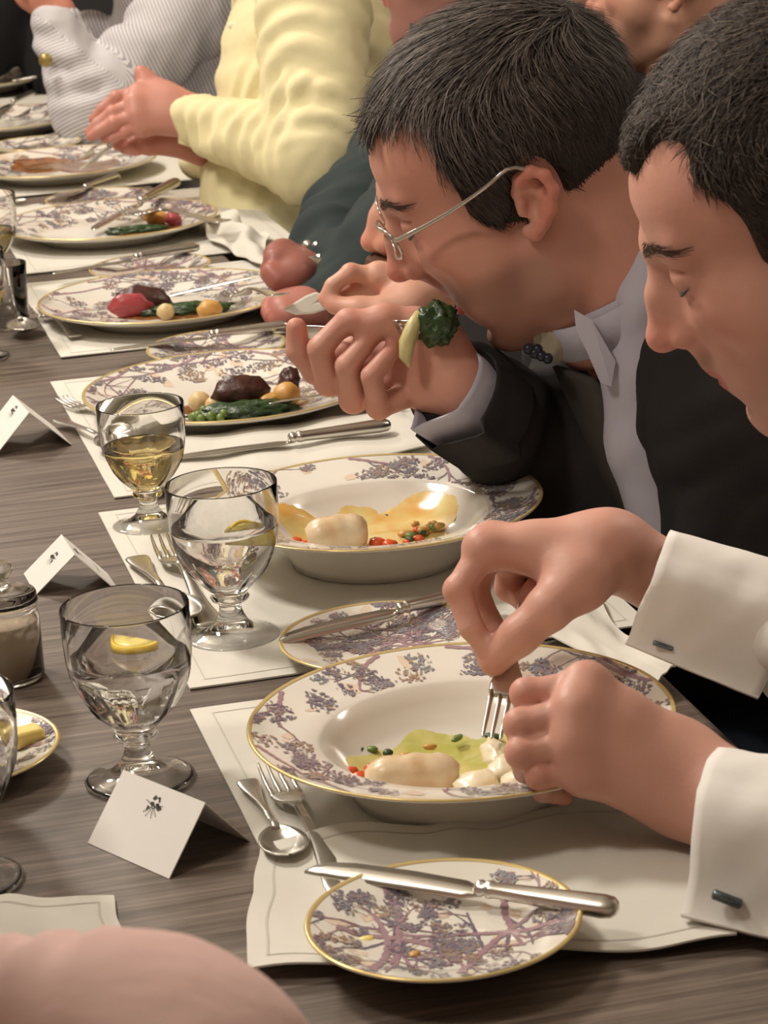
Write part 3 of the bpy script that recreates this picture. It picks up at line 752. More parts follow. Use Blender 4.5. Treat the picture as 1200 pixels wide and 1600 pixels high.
# third setting: meat, potatoes, greens
P3 = dp[0]
tag(puddle('gravy_pool', P3, DIN, lobes(P3, [(330, 640, .03), (400, 645, .035), (450, 632, .02)], .009), M['gravy'], 2), 'brown gravy on the plate behind the wine goblet', 'gravy')
food('spinach_heap', (385, 643), .016, (.046, .017, .009), 'spinach', 'dark green cooked spinach heaped beside the dark meat', 'spinach', (0, 0, .05), .35, 3.5, 1, 4)
food('beef_piece', (378, 612), .028, (.026, .015, .016), 'beef', 'largest dark seared meat piece behind the wine goblet', 'meat', (.2, .1, .2), .28, 1.8, 2)
food('beef_piece', (452, 595), .028, (.010, .010, .012), 'beef', 'small pointed meat piece behind the round potato', 'meat', (.2, .3, .2), .4, 1.8, 5)
food('beef_piece', (350, 620), .024, (.010, .010, .010), 'beef', 'small brown meat piece between potatoes and large meat', 'meat', (0, 0, 1), .3, 1.8, 6)
food('potato', (448, 617), .024, (.0125, .012, .012), 'potato', 'round golden potato right of the dark meat', 'potato', seed=1, amp=.1)
food('potato', (312, 628), .020, (.0105, .010, .0095), 'potato2', 'pale small potato left of the dark meat', 'potato', seed=2, amp=.1)
food('potato', (335, 633), .018, (.009, .009, .008), 'potato2', 'smaller pale potato touching the peas', 'potato', seed=3, amp=.1)
food('potato', (425, 626), .020, (.013, .008, .008), 'potato', 'golden potato wedge under the large meat', 'potato', (0, 0, .4), seed=4, amp=.2)
rng = random.Random(3)
for i in range(14):
    food('pea', (300 + rng.uniform(0, 62), 642 + rng.uniform(-2, 12)), .014 + rng.uniform(0, .005), (.0042,) * 3, 'pea', 'single green pea beside the pale potatoes', 'pea', seed=i, amp=.05, sub=2, group='peas beside the potatoes')
# fourth setting: pink meat
P4 = dp[1]
tag(puddle('gravy_pool', P4, DIN, lobes(P4, [(230, 492, .03), (290, 490, .035), (320, 480, .02)], .009), M['gravy'], 5), 'brown gravy beside the pink sliced meat', 'gravy')
food('beef_piece', (222, 470), .024, (.030, .014, .017), 'beef', 'dark crust of the pink sliced meat', 'meat', (0, .2, .1), .25, 1.8, 8)
food('beef_slice', (206, 478), .022, (.024, .007, .014), 'pink', 'pink rare cut face of the sliced meat', 'meat', (.15, .1, .12), .2, 2.0, 9)
food('spinach_heap', (290, 484), .014, (.046, .013, .008), 'spinach', 'dark greens between pink meat and potato', 'spinach', (0, 0, .03), .35, 3.5, 4, 4)
food('potato', (327, 484), .020, (.0135, .012, .011), 'potato', 'golden round potato on the pink meat plate', 'potato', seed=6, amp=.15)
food('potato', (259, 487), .020, (.0095, .009, .009), 'potato2', 'small pale potato next to the pink meat', 'potato', seed=7, amp=.1)
# fifth setting: leftovers
P5 = dp[2]
tag(puddle('gravy_pool', P5, DIN, lobes(P5, [(210, 362, .03), (245, 358, .03)], .009), M['gravy'], 7), 'traces of gravy on the nearly finished plate', 'gravy')
food('spinach_heap', (214, 360), .012, (.040, .014, .006), 'spinach', 'leftover greens on the nearly finished plate', 'spinach', (0, 0, .1), .4, 3.5, 6, 4)
food('potato', (243, 340), .018, (.016, .012, .010), 'potato', 'leftover golden potato on the nearly finished plate', 'potato', seed=8, amp=.2)
food('beef_slice', (270, 343), .018, (.010, .009, .011), 'pink', 'leftover pink meat scrap on the nearly finished plate', 'meat', seed=8, amp=.35)
P6 = dp[3]
tag(puddle('gravy_pool', P6, DIN, lobes(P6, [(70, 262, .05), (140, 262, .045)], .009), M['gravy'], 9), 'smeared brown gravy under the clasped hands', 'gravy')
bo = box((-.010, -.008, 0), (.010, .008, .011)); bt = bevel(build('butter_pat', bo, M['butter'], None, False), .003, 3)
q = on(42, 1156, ZT + .012); bt.location = (q[0], q[1], ZT + .009); bt.rotation_euler = (0, 0, .5); tag(bt, 'pat of yellow butter on the small dish at the left edge', 'butter')
# crumbs and butter smears on the bread plates
for i, (x, y, r, m) in enumerate(((573, 1467, .0045, 'butter'), (648, 1492, .004, 'potato'))):
    food('butter_smear' if i == 0 else 'bread_crumb', (x, y), .0165, (r, r * .7, .0018), m, ('little yellow butter smear on the nearest bread plate', 'brown crumb on the nearest bread plate')[i], ('butter', 'crumb')[i], (0, 0, i), .35, 2, i, 2)

# ------------------------------------------------------------------ smooth bodies: distance fields meshed by surface nets
class Vol:
    def __init__(s, lo, hi, h):
        s.h = h
        s.ax = [np.arange(lo[i], hi[i] + h, h, dtype=np.float32) for i in range(3)]
        s.d = np.full([len(a) for a in s.ax], 0.06, np.float32)
    def _put(s, lo, hi, fn, k, op):
        pad = max(k, 0) + 4 * s.h
        sl, g = [], []
        for i in range(3):
            a, b = np.searchsorted(s.ax[i], [lo[i] - pad, hi[i] + pad])
            if b <= a: return s
            sl.append(slice(a, b)); shp = [1, 1, 1]; shp[i] = -1; g.append(s.ax[i][a:b].reshape(shp))
        sl = tuple(sl); new = fn(*g); cur = s.d[sl]
        if op == '-': new = -new
        if k > 0:
            hh = np.maximum(k - np.abs(cur - new), 0) / k; adj = hh * hh * k * 0.25
        else: adj = 0
        s.d[sl] = (np.minimum(cur, new) - adj) if op == '+' else (np.maximum(cur, new) + adj)
        return s
    def cap(s, a, b, ra, rb=None, k=0.01, op='+'):
        a, b = np.asarray(a, np.float32), np.asarray(b, np.float32); rb = ra if rb is None else rb
        ba = b - a; L = float(ba @ ba) + 1e-12; m = max(ra, rb)
        def f(X, Y, Z):
            px, py, pz = X - a[0], Y - a[1], Z - a[2]
            t = np.clip((px * ba[0] + py * ba[1] + pz * ba[2]) / L, 0, 1)
            return np.sqrt((px - t * ba[0]) ** 2 + (py - t * ba[1]) ** 2 + (pz - t * ba[2]) ** 2) - (ra + (rb - ra) * t)
        return s._put(np.minimum(a, b) - m, np.maximum(a, b) + m, f, k, op)
    def chain(s, pts, rad, k=0.01, op='+'):
        for i in range(len(pts) - 1): s.cap(pts[i], pts[i + 1], rad[i], rad[i + 1], k, op)
        return s
    def ell(s, c, r, k=0.01, op='+', R=None):
        c = np.asarray(c, np.float32); r = np.asarray(r, np.float32); m = float(r.max())
        R = np.eye(3) if R is None else np.asarray(R)
        def f(X, Y, Z):
            px, py, pz = X - c[0], Y - c[1], Z - c[2]
            q = [px * R[0, i] + py * R[1, i] + pz * R[2, i] for i in range(3)]
            k0 = np.sqrt((q[0] / r[0]) ** 2 + (q[1] / r[1]) ** 2 + (q[2] / r[2]) ** 2) + 1e-6
            k1 = np.sqrt((q[0] / r[0] ** 2) ** 2 + (q[1] / r[1] ** 2) ** 2 + (q[2] / r[2] ** 2) ** 2) + 1e-6
            return k0 * (k0 - 1) / k1
        return s._put(c - (r if R is None or np.allclose(R, np.eye(3)) else m), c + (r if np.allclose(R, np.eye(3)) else m), f, k, op)
    def half(s, p, n, k=0.004):
        """cut away everything on the side n points to"""
        n = np.asarray(n, float); n = n / np.linalg.norm(n); X, Y, Z = np.ix_(*s.ax)
        f = (X - p[0]) * n[0] + (Y - p[1]) * n[1] + (Z - p[2]) * n[2]
        cur = s.d; hh = np.maximum(k - np.abs(cur - f), 0) / k
        s.d = (np.maximum(cur, f) + hh * hh * k * 0.25).astype(np.float32); return s
    def mesh(s, smooth=1):
        d = s.d.copy()
        for i in range(3):
            ix = [slice(None)] * 3; ix[i] = 0; d[tuple(ix)] = 0.05; ix[i] = -1; d[tuple(ix)] = 0.05
        ins = d < 0
        n0, n1, n2 = [v - 1 for v in d.shape]
        cnt = np.zeros((n0, n1, n2), np.int8)
        for a in (0, 1):
            for b in (0, 1):
                for c in (0, 1): cnt += ins[a:a + n0, b:b + n1, c:c + n2]
        I, J, K = np.nonzero((cnt > 0) & (cnt < 8))
        acc = np.zeros((len(I), 3), np.float32); num = np.zeros(len(I), np.float32)
        cs = [(a, b, c) for a in (0, 1) for b in (0, 1) for c in (0, 1)]
        for p in cs:
            for q in cs:
                if sum(q) - sum(p) == 1 and all(x >= y for x, y in zip(q, p)):
                    dp, dq = d[I + p[0], J + p[1], K + p[2]], d[I + q[0], J + q[1], K + q[2]]
                    mk = (dp < 0) != (dq < 0); t = np.where(mk, dp / np.where(mk, dp - dq, 1), 0)
                    for i in range(3): acc[:, i] += np.where(mk, p[i] + t * (q[i] - p[i]), 0)
                    num += mk
        acc /= num[:, None]
        V = np.stack([s.ax[0][I] + acc[:, 0] * s.h, s.ax[1][J] + acc[:, 1] * s.h, s.ax[2][K] + acc[:, 2] * s.h], 1)
        idx = np.full((n0, n1, n2), -1, np.int32); idx[I, J, K] = np.arange(len(I))
        F = []
        for ax in range(3):
            o = [x for x in range(3) if x != ax]
            sa = [slice(None)] * 3; sb = [slice(None)] * 3; sa[ax] = slice(0, -1); sb[ax] = slice(1, None)
            A, B = ins[tuple(sa)], ins[tuple(sb)]
            e = np.nonzero(A != B); flip = A[e]
            e = list(e)
            qd = []
            for (u, v) in ((-1, -1), (0, -1), (0, 0), (-1, 0)):
                x = [a.copy() for a in e]; x[o[0]] = x[o[0]] + u; x[o[1]] = x[o[1]] + v
                qd.append(idx[tuple(x)])
            qd = np.stack(qd, 1)
            if ax == 1: flip = ~flip
            qd[~flip] = qd[~flip][:, ::-1]
            F.append(qd)
        F = np.concatenate(F)
        for _ in range(smooth): V = relax(V, F)
        return V, F
def relax(V, F, w=0.5):
    acc = np.zeros_like(V); n = np.zeros(len(V), np.float32)
    for i in range(4):
        a, b = F[:, i], F[:, (i + 1) % 4]
        for x, y in ((a, b), (b, a)):
            for c in range(3): acc[:, c] += np.bincount(x, V[y, c], len(V)).astype(np.float32)
            n += np.bincount(x, None, len(V))
    return V + w * (acc / np.maximum(n, 1)[:, None] - V)
def normals(V, F):
    fn = np.cross(V[F[:, 2]] - V[F[:, 0]], V[F[:, 3]] - V[F[:, 1]]); N = np.zeros_like(V)
    for i in range(4):
        for c in range(3): N[:, c] += np.bincount(F[:, i], fn[:, c], len(V)).astype(np.float32)
    return N / (np.linalg.norm(N, axis=1, keepdims=True) + 1e-12)
def np_mesh(name, parts, m, parent=None, colors=None):
    """parts: list of (V, F) joined into one mesh object"""
    V = np.concatenate([p[0] for p in parts]); off = 0; Fs = []
    for v, f in parts: Fs.append(f + off); off += len(v)
    F = np.concatenate(Fs)
    me = bpy.data.meshes.new(name)
    me.vertices.add(len(V)); me.vertices.foreach_set('co', V.astype(np.float32).ravel())
    k = F.shape[1]
    me.loops.add(len(F) * k); me.loops.foreach_set('vertex_index', F.astype(np.int32).ravel())
    me.polygons.add(len(F)); me.polygons.foreach_set('loop_start', np.arange(0, len(F) * k, k, dtype=np.int32))
    me.update(calc_edges=True); me.validate()
    if colors is not None:
        C = np.concatenate(colors).astype(np.float32); C = np.concatenate([C, np.ones((len(C), 1), np.float32)], 1)
        ca = me.color_attributes.new('Col', 'FLOAT_COLOR', 'POINT'); ca.data.foreach_set('color', C.ravel())
    return link(name, me, m, parent)
def sstep(x, a, b):
    t = np.clip((x - a) / (b - a), 0, 1); return t * t * (3 - 2 * t)
def vnoise(V, f, seed=0.0):
    """cheap smooth pseudo noise in [-1, 1] for arrays of points"""
    x, y, z = V[:, 0] * f + seed, V[:, 1] * f + seed * 1.7, V[:, 2] * f - seed
    return (np.sin(x + 1.7 * np.sin(y * 1.3 + z)) + np.sin(y * 1.1 + 1.5 * np.sin(z * 1.2 - x * .9)) + np.sin(z * 1.2 + 1.6 * np.sin(x * 1.1 + .7 * y))) / 3
def wrinkle(V, F, a, b, amp, freq, seed=0, skew=1.5, ends=(0.0, 1.0), rmax=0.09):
    """folds running round a sleeve between a and b"""
    a, b = np.asarray(a, np.float32), np.asarray(b, np.float32); ba = b - a; L2 = ba @ ba
    q = V - a; t = (q @ ba) / L2; perp = q - np.outer(t, ba); r = np.linalg.norm(perp, axis=1)
    x, y, _ = frame(ba); ang = np.arctan2(perp @ y, perp @ x)
    w = sstep(t, ends[0] - .15, ends[0] + .1) * (1 - sstep(t, ends[1] - .1, ends[1] + .15)) * (1 - sstep(r, rmax, rmax * 1.25))
    ph = 2 * PI * freq * t + skew * np.sin(ang + seed) + .8 * np.sin(2 * ang + seed * 2) + 1.2 * vnoise(V, 22, seed)
    d = np.sin(ph); d = np.sign(d) * np.abs(d) ** 0.8
    return V + normals(V, F) * (amp * w * d * (.6 + .4 * np.sin(ang * 2 + 3 * t + seed)))[:, None]
def bounds(pts, pad):
    P = np.array(pts); return P.min(0) - pad, P.max(0) + pad

# ------------------------------------------------------------------ skin, hair, cloth materials
def skin_mat(name): return mat(name, (200, 145, 120), 0.46, attr='Col', noise=(26, 0.2, (176, 120, 106)), bump=(330, .22, .0007), sss=0.07, spec=.4)
M['skin'] = skin_mat('skin')
M['hair'] = mat('dark_brown_hair', (66, 56, 50), 0.62, attr='Col', spec=.22, bump=(420, .5, .002, (1, .35, 1)))
M['white_shirt'] = mat('white_cotton', (228, 224, 218), 0.8, noise=(14, .3, (216, 211, 203)), bump=(60, .12, .003))
M['blue_shirt'] = mat('pale_blue_grey_cotton', (186, 184, 198), 0.8, bump=(700, .2, .0005), noise=(20, .3, (166, 164, 178)))
M['jacket'] = mat('charcoal_wool', (46, 43, 43), 0.9, bump=(900, .3, .0006), noise=(30, .5, (36, 34, 35)), spec=.25)
M['lapel'] = mat('charcoal_wool_lapel', (62, 57, 52), 0.85, bump=(900, .3, .0006))
M['green_jacket'] = mat('dark_green_wool', (40, 52, 52), 0.85, bump=(800, .3, .0006), noise=(24, .5, (34, 44, 44)))
M['yellow_shirt'] = mat('pale_yellow_linen', (230, 220, 176), 0.8, bump=(90, .25, .002), noise=(18, .35, (214, 202, 156)))
M['denim'] = mat('navy_trousers', (34, 44, 58), 0.9, bump=(900, .3, .0006))
M['black_cloth'] = mat('black_trousers', (24, 23, 25), 0.9, bump=(900, .3, .0006))
M['pink_shirt'] = mat('dusty_pink_cotton', (230, 194, 186), 0.8, bump=(9, .3, .012, (1, 2, 2)), noise=(6, .35, (190, 150, 142)))
M['black_shoe'] = mat('black_leather', (22, 20, 20), 0.35)
def stripe_mat():
    m = mat('grey_striped_cotton', (206, 204, 206), 0.8)
    nt = m.node_tree; b = nt.nodes['Principled BSDF']
    a = nt.nodes.new('ShaderNodeAttribute'); a.attribute_name = 'Col'
    sx = nt.nodes.new('ShaderNodeSeparateColor'); nt.links.new(a.outputs['Color'], sx.inputs[0])
    mth = nt.nodes.new('ShaderNodeMath'); mth.operation = 'MULTIPLY'; mth.inputs[1].default_value = 2 * PI * 26
    s = nt.nodes.new('ShaderNodeMath'); s.operation = 'SINE'
    r = nt.nodes.new('ShaderNodeMapRange'); r.inputs[1].default_value, r.inputs[2].default_value = .1, .7
    mx = nt.nodes.new('ShaderNodeMix'); mx.data_type = 'RGBA'
    mx.inputs['A'].default_value = lin((212, 208, 208)) + (1,); mx.inputs['B'].default_value = lin((150, 150, 162)) + (1,)
    nt.links.new(sx.outputs[0], mth.inputs[0]); nt.links.new(mth.outputs[0], s.inputs[0]); nt.links.new(s.outputs[0], r.inputs[0])
    nt.links.new(r.outputs[0], mx.inputs['Factor']); nt.links.new(mx.outputs['Result'], b.inputs['Base Color'])
    return m
M['striped'] = stripe_mat()

# ------------------------------------------------------------------ heads
def head_matrix(yaw, pitch, roll, pos):
    return Matrix.Translation(Vector(pos)) @ Matrix.Rotation(yaw, 4, 'Z') @ Matrix.Rotation(pitch, 4, 'X') @ Matrix.Rotation(roll, 4, 'Y')
def xf(Mx, V):
    A = np.array(Mx, np.float32); return V @ A[:3, :3].T + A[:3, 3]
def head_vol(o, neck_local):
    """face towards +Y, crown +Z, ears at x = +-0.075; o: options"""
    lo, hi = bounds([(-.1, -.12, -.13), (.1, .14, .15), np.asarray(neck_local)], .0)
    lo[2] = min(lo[2], neck_local[2] - .02); lo[1] = min(lo[1], neck_local[1] - .08); hi[1] = max(hi[1], neck_local[1] + .08)
    v = Vol(lo, hi, o.get('h', .0016))
    v.ell((0, -.008, .043), (.075, .094, .078), 0)
    v.ell((0, .036, .043), (.062, .057, .051), .02)
    v.ell((0, .042, -.012), (.057, .046, .064), .02)
    for s in (-1, 1):
        v.cap((s * .060, .004, -.040), (s * .050, .012, -.066), .014, .014, .03)
        v.cap((s * .050, .012, -.066), (s * .014, .074 + o.get('chin', 0) + o.get('jaw', 0), -.092 - o.get('open', 0) * .4), .014, .014, .025)
        v.ell((s * .044, .056, -.010), (.022, .024, .020), .02)
        v.cap((s * .050, .045, -.030), (s * .028, .066, -.060), .018, .016, .03)
        v.cap((s * .006, .0905, .031), (s * .040, .076, .033), .0085, .008, .014)
        v.cap((s * .009, .084, .012), (s * .0155, .0885, -.014), .0085, .0095, .010)
        v.ell((s * .023, .080, -.022), (.015, .013, .016), .012)
        v.cap((s * .004, .090, .012), (s * .0065, .0985, -.015), .0095, .0095, .008)
    v.ell((0, .068 + o.get('jaw', 0) * .35 + o.get('muz', 0), -.058), (.034, .033, .036), .02)
    v.ell((0, .078 + o.get('chin', 0) + o.get('jaw', 0), -.091 - o.get('open', 0) * .6), (.021, .017, .0165), .014)
    # neck
    nl = np.asarray(neck_local, float)
    v.cap((0, -.028, -.035), nl, o.get('neck', .053), o.get('neck', .053) + .002, .025)
    v.cap((0, .02, -.075), nl + np.array([0, .02, 0.01]), .035, .045, .03)
    # eye sockets, lids
    for s in (-1, 1):
        v.ell((s * .034, .070, -.006), (.022, .020, .018), .012)
        v.ell((s * .033, .1085, .018), (.018, .0150, .0105), .012, '-')
        v.ell((s * .0315, .0765, .0155), (.0165, .0155, .0150), .005)
        v.chain([(s * .019, .0905, .0200), (s * .026, .0925, .0235), (s * .035, .0900, .0245), (s * .044, .0820, .0215)], [.0011] * 4, .003, '-')
    # nose
    nb = o.get('nose', 0.0)
    v.cap((0, .087, .028), (0, .1035 + nb * .6, .004), .0075, .0080, .010)
    v.cap((0, .1035 + nb * .6, .004), (0, .1135 + nb, -.017), .0078, .0090, .008)
    v.ell((0, .1135 + nb, -.0185), (.0095, .0102, .0090), .005)
    for s in (-1, 1):
        v.ell((s * .0120, .1005 + nb * .5, -.0215), (.0062, .0105, .0078), .005)
        v.ell((s * .0062, .1075 + nb * .6, -.0300), (.0034, .0065, .0040), .003, '-')
    v.cap((0, .100, -.028), (0, .098 + o.get('muz', 0), -.044), .0075, .0085, .010)
    # mouth
    lp = o.get('lip', 0.0); op = o.get('open', 0.0); jw_ = o.get('jaw', 0.0)
    for s in (-1, 1):
        v.cap((0, .1000 + lp, -.0505), (s * .021, .0875 + lp * .5, -.0555), .0056, .0032, .005)
        v.cap((0, .0975 + lp + jw_, -.0620 - op), (s * .020, .0870 + lp * .5 + jw_ * .4, -.0575 - op * .4), .0066, .0035, .005)
        v.cap((0, .1075 + lp, -.0560 - op * .5), (s * .024, .0905 + lp * .5, -.0562 - op * .3), .0011 + op * .45, .0011 + op * .15, .0025, '-')
    v.ell((0, .101 + lp + jw_, -.0735 - op), (.016, .006, .0055), .010, '-')
    if op:
        v.ell((0, .105 + lp, -.0565 - op * .5), (.019, .026, .0016 + op * .42), .003, '-')
        v.ell((0, .0900 + lp, -.0590 - op * .65), (.015, .0165, .0055), .003)
    # ears
    er = o.get('ear_rot', 0.0); es = o.get('ear', .86); ce, se = math.cos(er) * es, math.sin(er) * es
    def E(s, x, y, z): return (s * (.0725 + x * es), .003 + y * ce - z * se, .0 + y * se + z * ce)
    for s in (-1, 1):
        v.ell(E(s, .004, -.012, .004), (.006, .016 * es, .025 * es), .006)
        rim = [E(s, .004, .004, .012), E(s, .009, -.001, .026), E(s, .013, -.012, .033), E(s, .016, -.024, .028), E(s, .016, -.029, .014), E(s, .013, -.025, -.004), E(s, .008, -.016, -.018), E(s, .005, -.008, -.026), E(s, .004, -.002, -.024)]
        v.chain(rim, [.0034, .0040, .0042, .0044, .0044, .0042, .0048, .0060, .0045], .004)
        v.ell(E(s, .013, -.008, .001), (.0075, .0090 * es, .0115 * es), .004, '-')
        v.cap(E(s, .012, -.021, .016), E(s, .012, -.018, -.008), .0022, .0022, .003)
        v.cap(E(s, .006, .001, .002), E(s, .006, .001, -.006), .0036, .0030, .004)
        v.cap(E(s, .015, -.016, .024), E(s, .015, -.024, .012), .0024, .0024, .003, '-')
    return v
SKIN = dict(base=(205, 146, 122))
def head_color(V, o):
    b = np.array(lin(o.get('tone', (206, 150, 126))), np.float32); C = np.tile(b, (len(V), 1))
    x, y, z = np.abs(V[:, 0]), V[:, 1], V[:, 2]
    def blend(w, col):
        nonlocal C
        C = C * (1 - w[:, None]) + np.array(lin(col), np.float32) * w[:, None]
    g = lambda c, r: np.exp(-((x - c[0]) ** 2 + (y - c[1]) ** 2 + (z - c[2]) ** 2) / r ** 2)
    blend(np.clip(.55 * g((0, .118, -.018), .018) + .4 * g((.045, .075, -.015), .022), 0, .8), (206, 120, 104))
    blend(.5 * (sstep(x, .078, .086)), (208, 116, 98))
    blend(.30 * g((.05, .05, .06), .05), (206, 132, 112))
    st = o.get('stubble', .35)
    beard = sstep(-z, .026, .045) * sstep(y, -.01, .02) * (1 - sstep(-z, .11, .135)) * (1 - .6 * g((.035, .08, -.03), .018))
    blend(st * beard, o.get('beard_col', (120, 98, 88)))
    blend(o.get('tache', st) * g((.012, .108, -.042), .011), o.get('beard_col', (120, 98, 88)))
    lp = o.get('lip', 0); op = o.get('open', 0)
    lips = np.clip(g((.004, .104 + lp, -.0515), .0075) + g((.014, .098 + lp, -.0545), .006) + g((.004, .102 + lp + o.get('jaw', 0), -.0625 - op), .0085) + g((.014, .096 + lp + o.get('jaw', 0), -.0605 - op), .0065), 0, 1)
    blend(.9 * sstep(lips, .28, .7), (180, 96, 92))
    if op: blend(np.clip(sstep(g((.004, .100 + lp, -.0590 - op * .6), .0125), .25, .5) + sstep(g((.014, .090 + lp, -.0585 - op * .55), .0105), .3, .6), 0, 1), (168, 62, 68))
    blend(.35 * g((.032, .09, .016), .012), (168, 104, 90))
    return C
def ribbon_mesh(name, strands, cols, parent, m):
    """strands: (n, k, 3) points, side (n, k, 3) half widths"""
    P, Wd = strands; n, k, _ = P.shape
    V = np.stack([P - Wd, P + Wd], 2).reshape(-1, 3)
    base = (np.arange(n) * k * 2)[:, None] + (np.arange(k - 1) * 2)[None]
    F = np.stack([base, base + 1, base + 3, base + 2], -1).reshape(-1, 4)
    C = np.repeat(cols, k * 2, 0)
    return np_mesh(name, [(V, F)], m, parent, [C])
def hair_obj(Mx, hv, o, parent, seed=1):
    """o: vol fn result mesh (local) + strands following o['flow']"""
    V, F = hv; N = normals(V, F); rng = np.random.RandomState(seed)
    base = np.array(lin(o.get('hair', (58, 49, 44))), np.float32); lite = np.array(lin(o.get('hair2', (120, 108, 98))), np.float32)
    C0 = np.tile(base, (len(V), 1)) * (1 + .25 * vnoise(V, 160)[:, None])
    ns = o.get('strands', 5000)
    out = np.nonzero(o['mask'](V))[0] if 'mask' in o else np.arange(len(V))
    ids = rng.choice(out, ns); p = V[ids] - N[ids] * .0012; n = N[ids]
    L = o.get('len', .028) * rng.uniform(.5, 1.15, ns) * (.42 + .58 * sstep(p[:, 2], .025, .085)) * (1 - .55 * sstep(p[:, 1], .050, .085)); k = 5
    pts = [p]; 
    jit = rng.normal(0, o.get('jit', .16), (ns, 3)) + .25 * np.stack([vnoise(p, 60, 1), vnoise(p, 60, 5), vnoise(p, 60, 9)], 1)
    cur = p.copy(); nn = n.copy(); dirs = []
    for i in range(k - 1):
        f = o['flow'](cur) + jit; f = f - nn * np.sum(f * nn, 1, keepdims=True); f /= np.linalg.norm(f, axis=1, keepdims=True) + 1e-9
        d = f + nn * (o.get('lift', .32) * (1 - i / (k - 1) * 1.3)); d /= np.linalg.norm(d, axis=1, keepdims=True)
        cur = cur + d * (L / (k - 1))[:, None]; pts.append(cur); dirs.append(d)
    P = np.stack(pts, 1); D = np.stack(dirs + [dirs[-1]], 1)
    side = np.cross(D, nn[:, None, :]); side /= np.linalg.norm(side, axis=2, keepdims=True) + 1e-9
    Wd = side * (o.get('w', .00042) * np.array([1, 1, .9, .7, .2]))[None, :, None]
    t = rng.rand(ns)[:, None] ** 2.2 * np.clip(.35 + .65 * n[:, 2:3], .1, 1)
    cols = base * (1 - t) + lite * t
    A = np.array(Mx, np.float32)
    hb = np_mesh('hair', [(xf(Mx, V), F)], M['hair'], parent, [C0])
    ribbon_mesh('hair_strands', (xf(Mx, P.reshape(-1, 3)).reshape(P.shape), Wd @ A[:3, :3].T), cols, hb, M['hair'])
    return hb
def brow_lash(Mx, parent, V, hair=(52, 42, 38), seed=3):
    """brows grown from, and lash lines laid on, the face surface V (head space)"""
    rng = np.random.RandomState(seed); A = np.array(Mx, np.float32)
    fr = V[(V[:, 1] > .04) & (V[:, 2] > -.01) & (V[:, 2] < .06)]
    def snap(x, z):
        q = (fr[:, 0] - x) ** 2 + (fr[:, 2] - z) ** 2; c = q < .0024 ** 2
        return fr[c, 1].max() if c.any() else fr[q.argmin(), 1]
    for s in (-1, 1):
        n = 190; t = rng.rand(n); x = s * (.011 + .040 * t); z = .0330 + .0060 * np.sin(t * 2.5) + rng.normal(0, .0019, n) * (1 - .6 * t)
        p = np.array([(a, snap(a, b) - .0006, b) for a, b in zip(x, z)]); k = 4
        ang = .55 - .9 * t + rng.normal(0, .2, n); dx = s * np.cos(ang) * .0075; dz = np.sin(ang) * .0075
        P = []
        for i in range(k):
            u = i / (k - 1); P.append(np.array([(a + b * u, snap(a + b * u, c + d * u) + .0010, c + d * u) for a, b, c, d in zip(p[:, 0], dx, p[:, 2], dz)]))
        P = np.stack(P, 1); W = np.tile(np.array([0, 0.0, 1.0]), (n, k, 1)) * (.00032 * np.array([1, 1, .8, .2]))[None, :, None]
        ribbon_mesh('eyebrow', (xf(Mx, P.reshape(-1, 3)).reshape(P.shape), W @ A[:3, :3].T), np.tile(np.array(lin(hair)), (n, 1)), parent, M['hair'])
        pts = [(a, snap(a, b) + .0002, b) for a, b in [(q[0], q[1]) for q in spline([(s * .0175, .0125, 0), (s * .025, .0088, 0), (s * .033, .0080, 0), (s * .041, .0098, 0), (s * .0480, .0132, 0)], 14)]]
        build('eyelashes', tube(xf(Mx, np.array(pts)), [.0003] + [.0009] * 12 + [.0003], 6), M['ink'], parent)

# ------------------------------------------------------------------ hands
def hand_vol(wrist, fore, fingers, thumb, sc=1.0, h=.0021, extra=None, fs=.90):
    """wrist, fore: points; fingers: 4 x [MCP, PIP, DIP, TIP]; thumb: [CMC, MCP, IP, TIP]; radii in metres times sc"""
    allp = [wrist, fore] + [p for f in fingers for p in f] + list(thumb)
    lo, hi = bounds(allp, .035)
    v = Vol(lo, hi, h)
    w, e = np.asarray(wrist), np.asarray(fore)
    mc = [np.asarray(f[0]) for f in fingers]
    across = mc[3] - mc[0]; across = across / np.linalg.norm(across)
    wl, wr_ = w - across * .012 * sc, w + across * .012 * sc
    el, er = e - across * .010 * sc, e + across * .010 * sc
    v.cap(wl, el, .0195 * sc, .0205 * sc, .02); v.cap(wr_, er, .0195 * sc, .0205 * sc, .02)
    for i, m in enumerate(mc):
        a = wl * (1 - i / 3) + wr_ * (i / 3)
        v.cap(a, m, .0165 * sc, .0118 * sc, .016)
    for a, b in zip(mc, mc[1:]): v.cap(a, b, .0105 * sc, .0105 * sc, .012)
    R = ((.0112, .0098, .0088, .0074), (.0115, .0100, .0090, .0076), (.0110, .0095, .0085, .0072), (.0096, .0082, .0074, .0064))
    for f, r in zip(fingers, R):
        fv = Vol(lo, hi, h) if False else v
        v.chain([np.asarray(p) for p in f], [q * sc * fs for q in r], .0022)
        v.ell(np.asarray(f[1]), [r[1] * 1.08 * sc * fs] * 3, .003); v.ell(np.asarray(f[0]), [r[0] * 1.12 * sc] * 3, .005)
        t_ = np.asarray(f[0]) * .45 + w * .55; v.cap(np.asarray(f[0]), t_, .0095 * sc, .011 * sc, .005)
    v.chain([np.asarray(p) for p in thumb], [.0175 * sc, .0128 * sc, .0108 * sc, .0085 * sc], .010)
    v.cap((w + np.asarray(thumb[0])) / 2, np.asarray(thumb[0]), .018 * sc, .016 * sc, .015)
    v.cap(np.asarray(thumb[0]), mc[0] * .6 + w * .4, .012 * sc, .011 * sc, .016)
    if extra: extra(v)
    return v
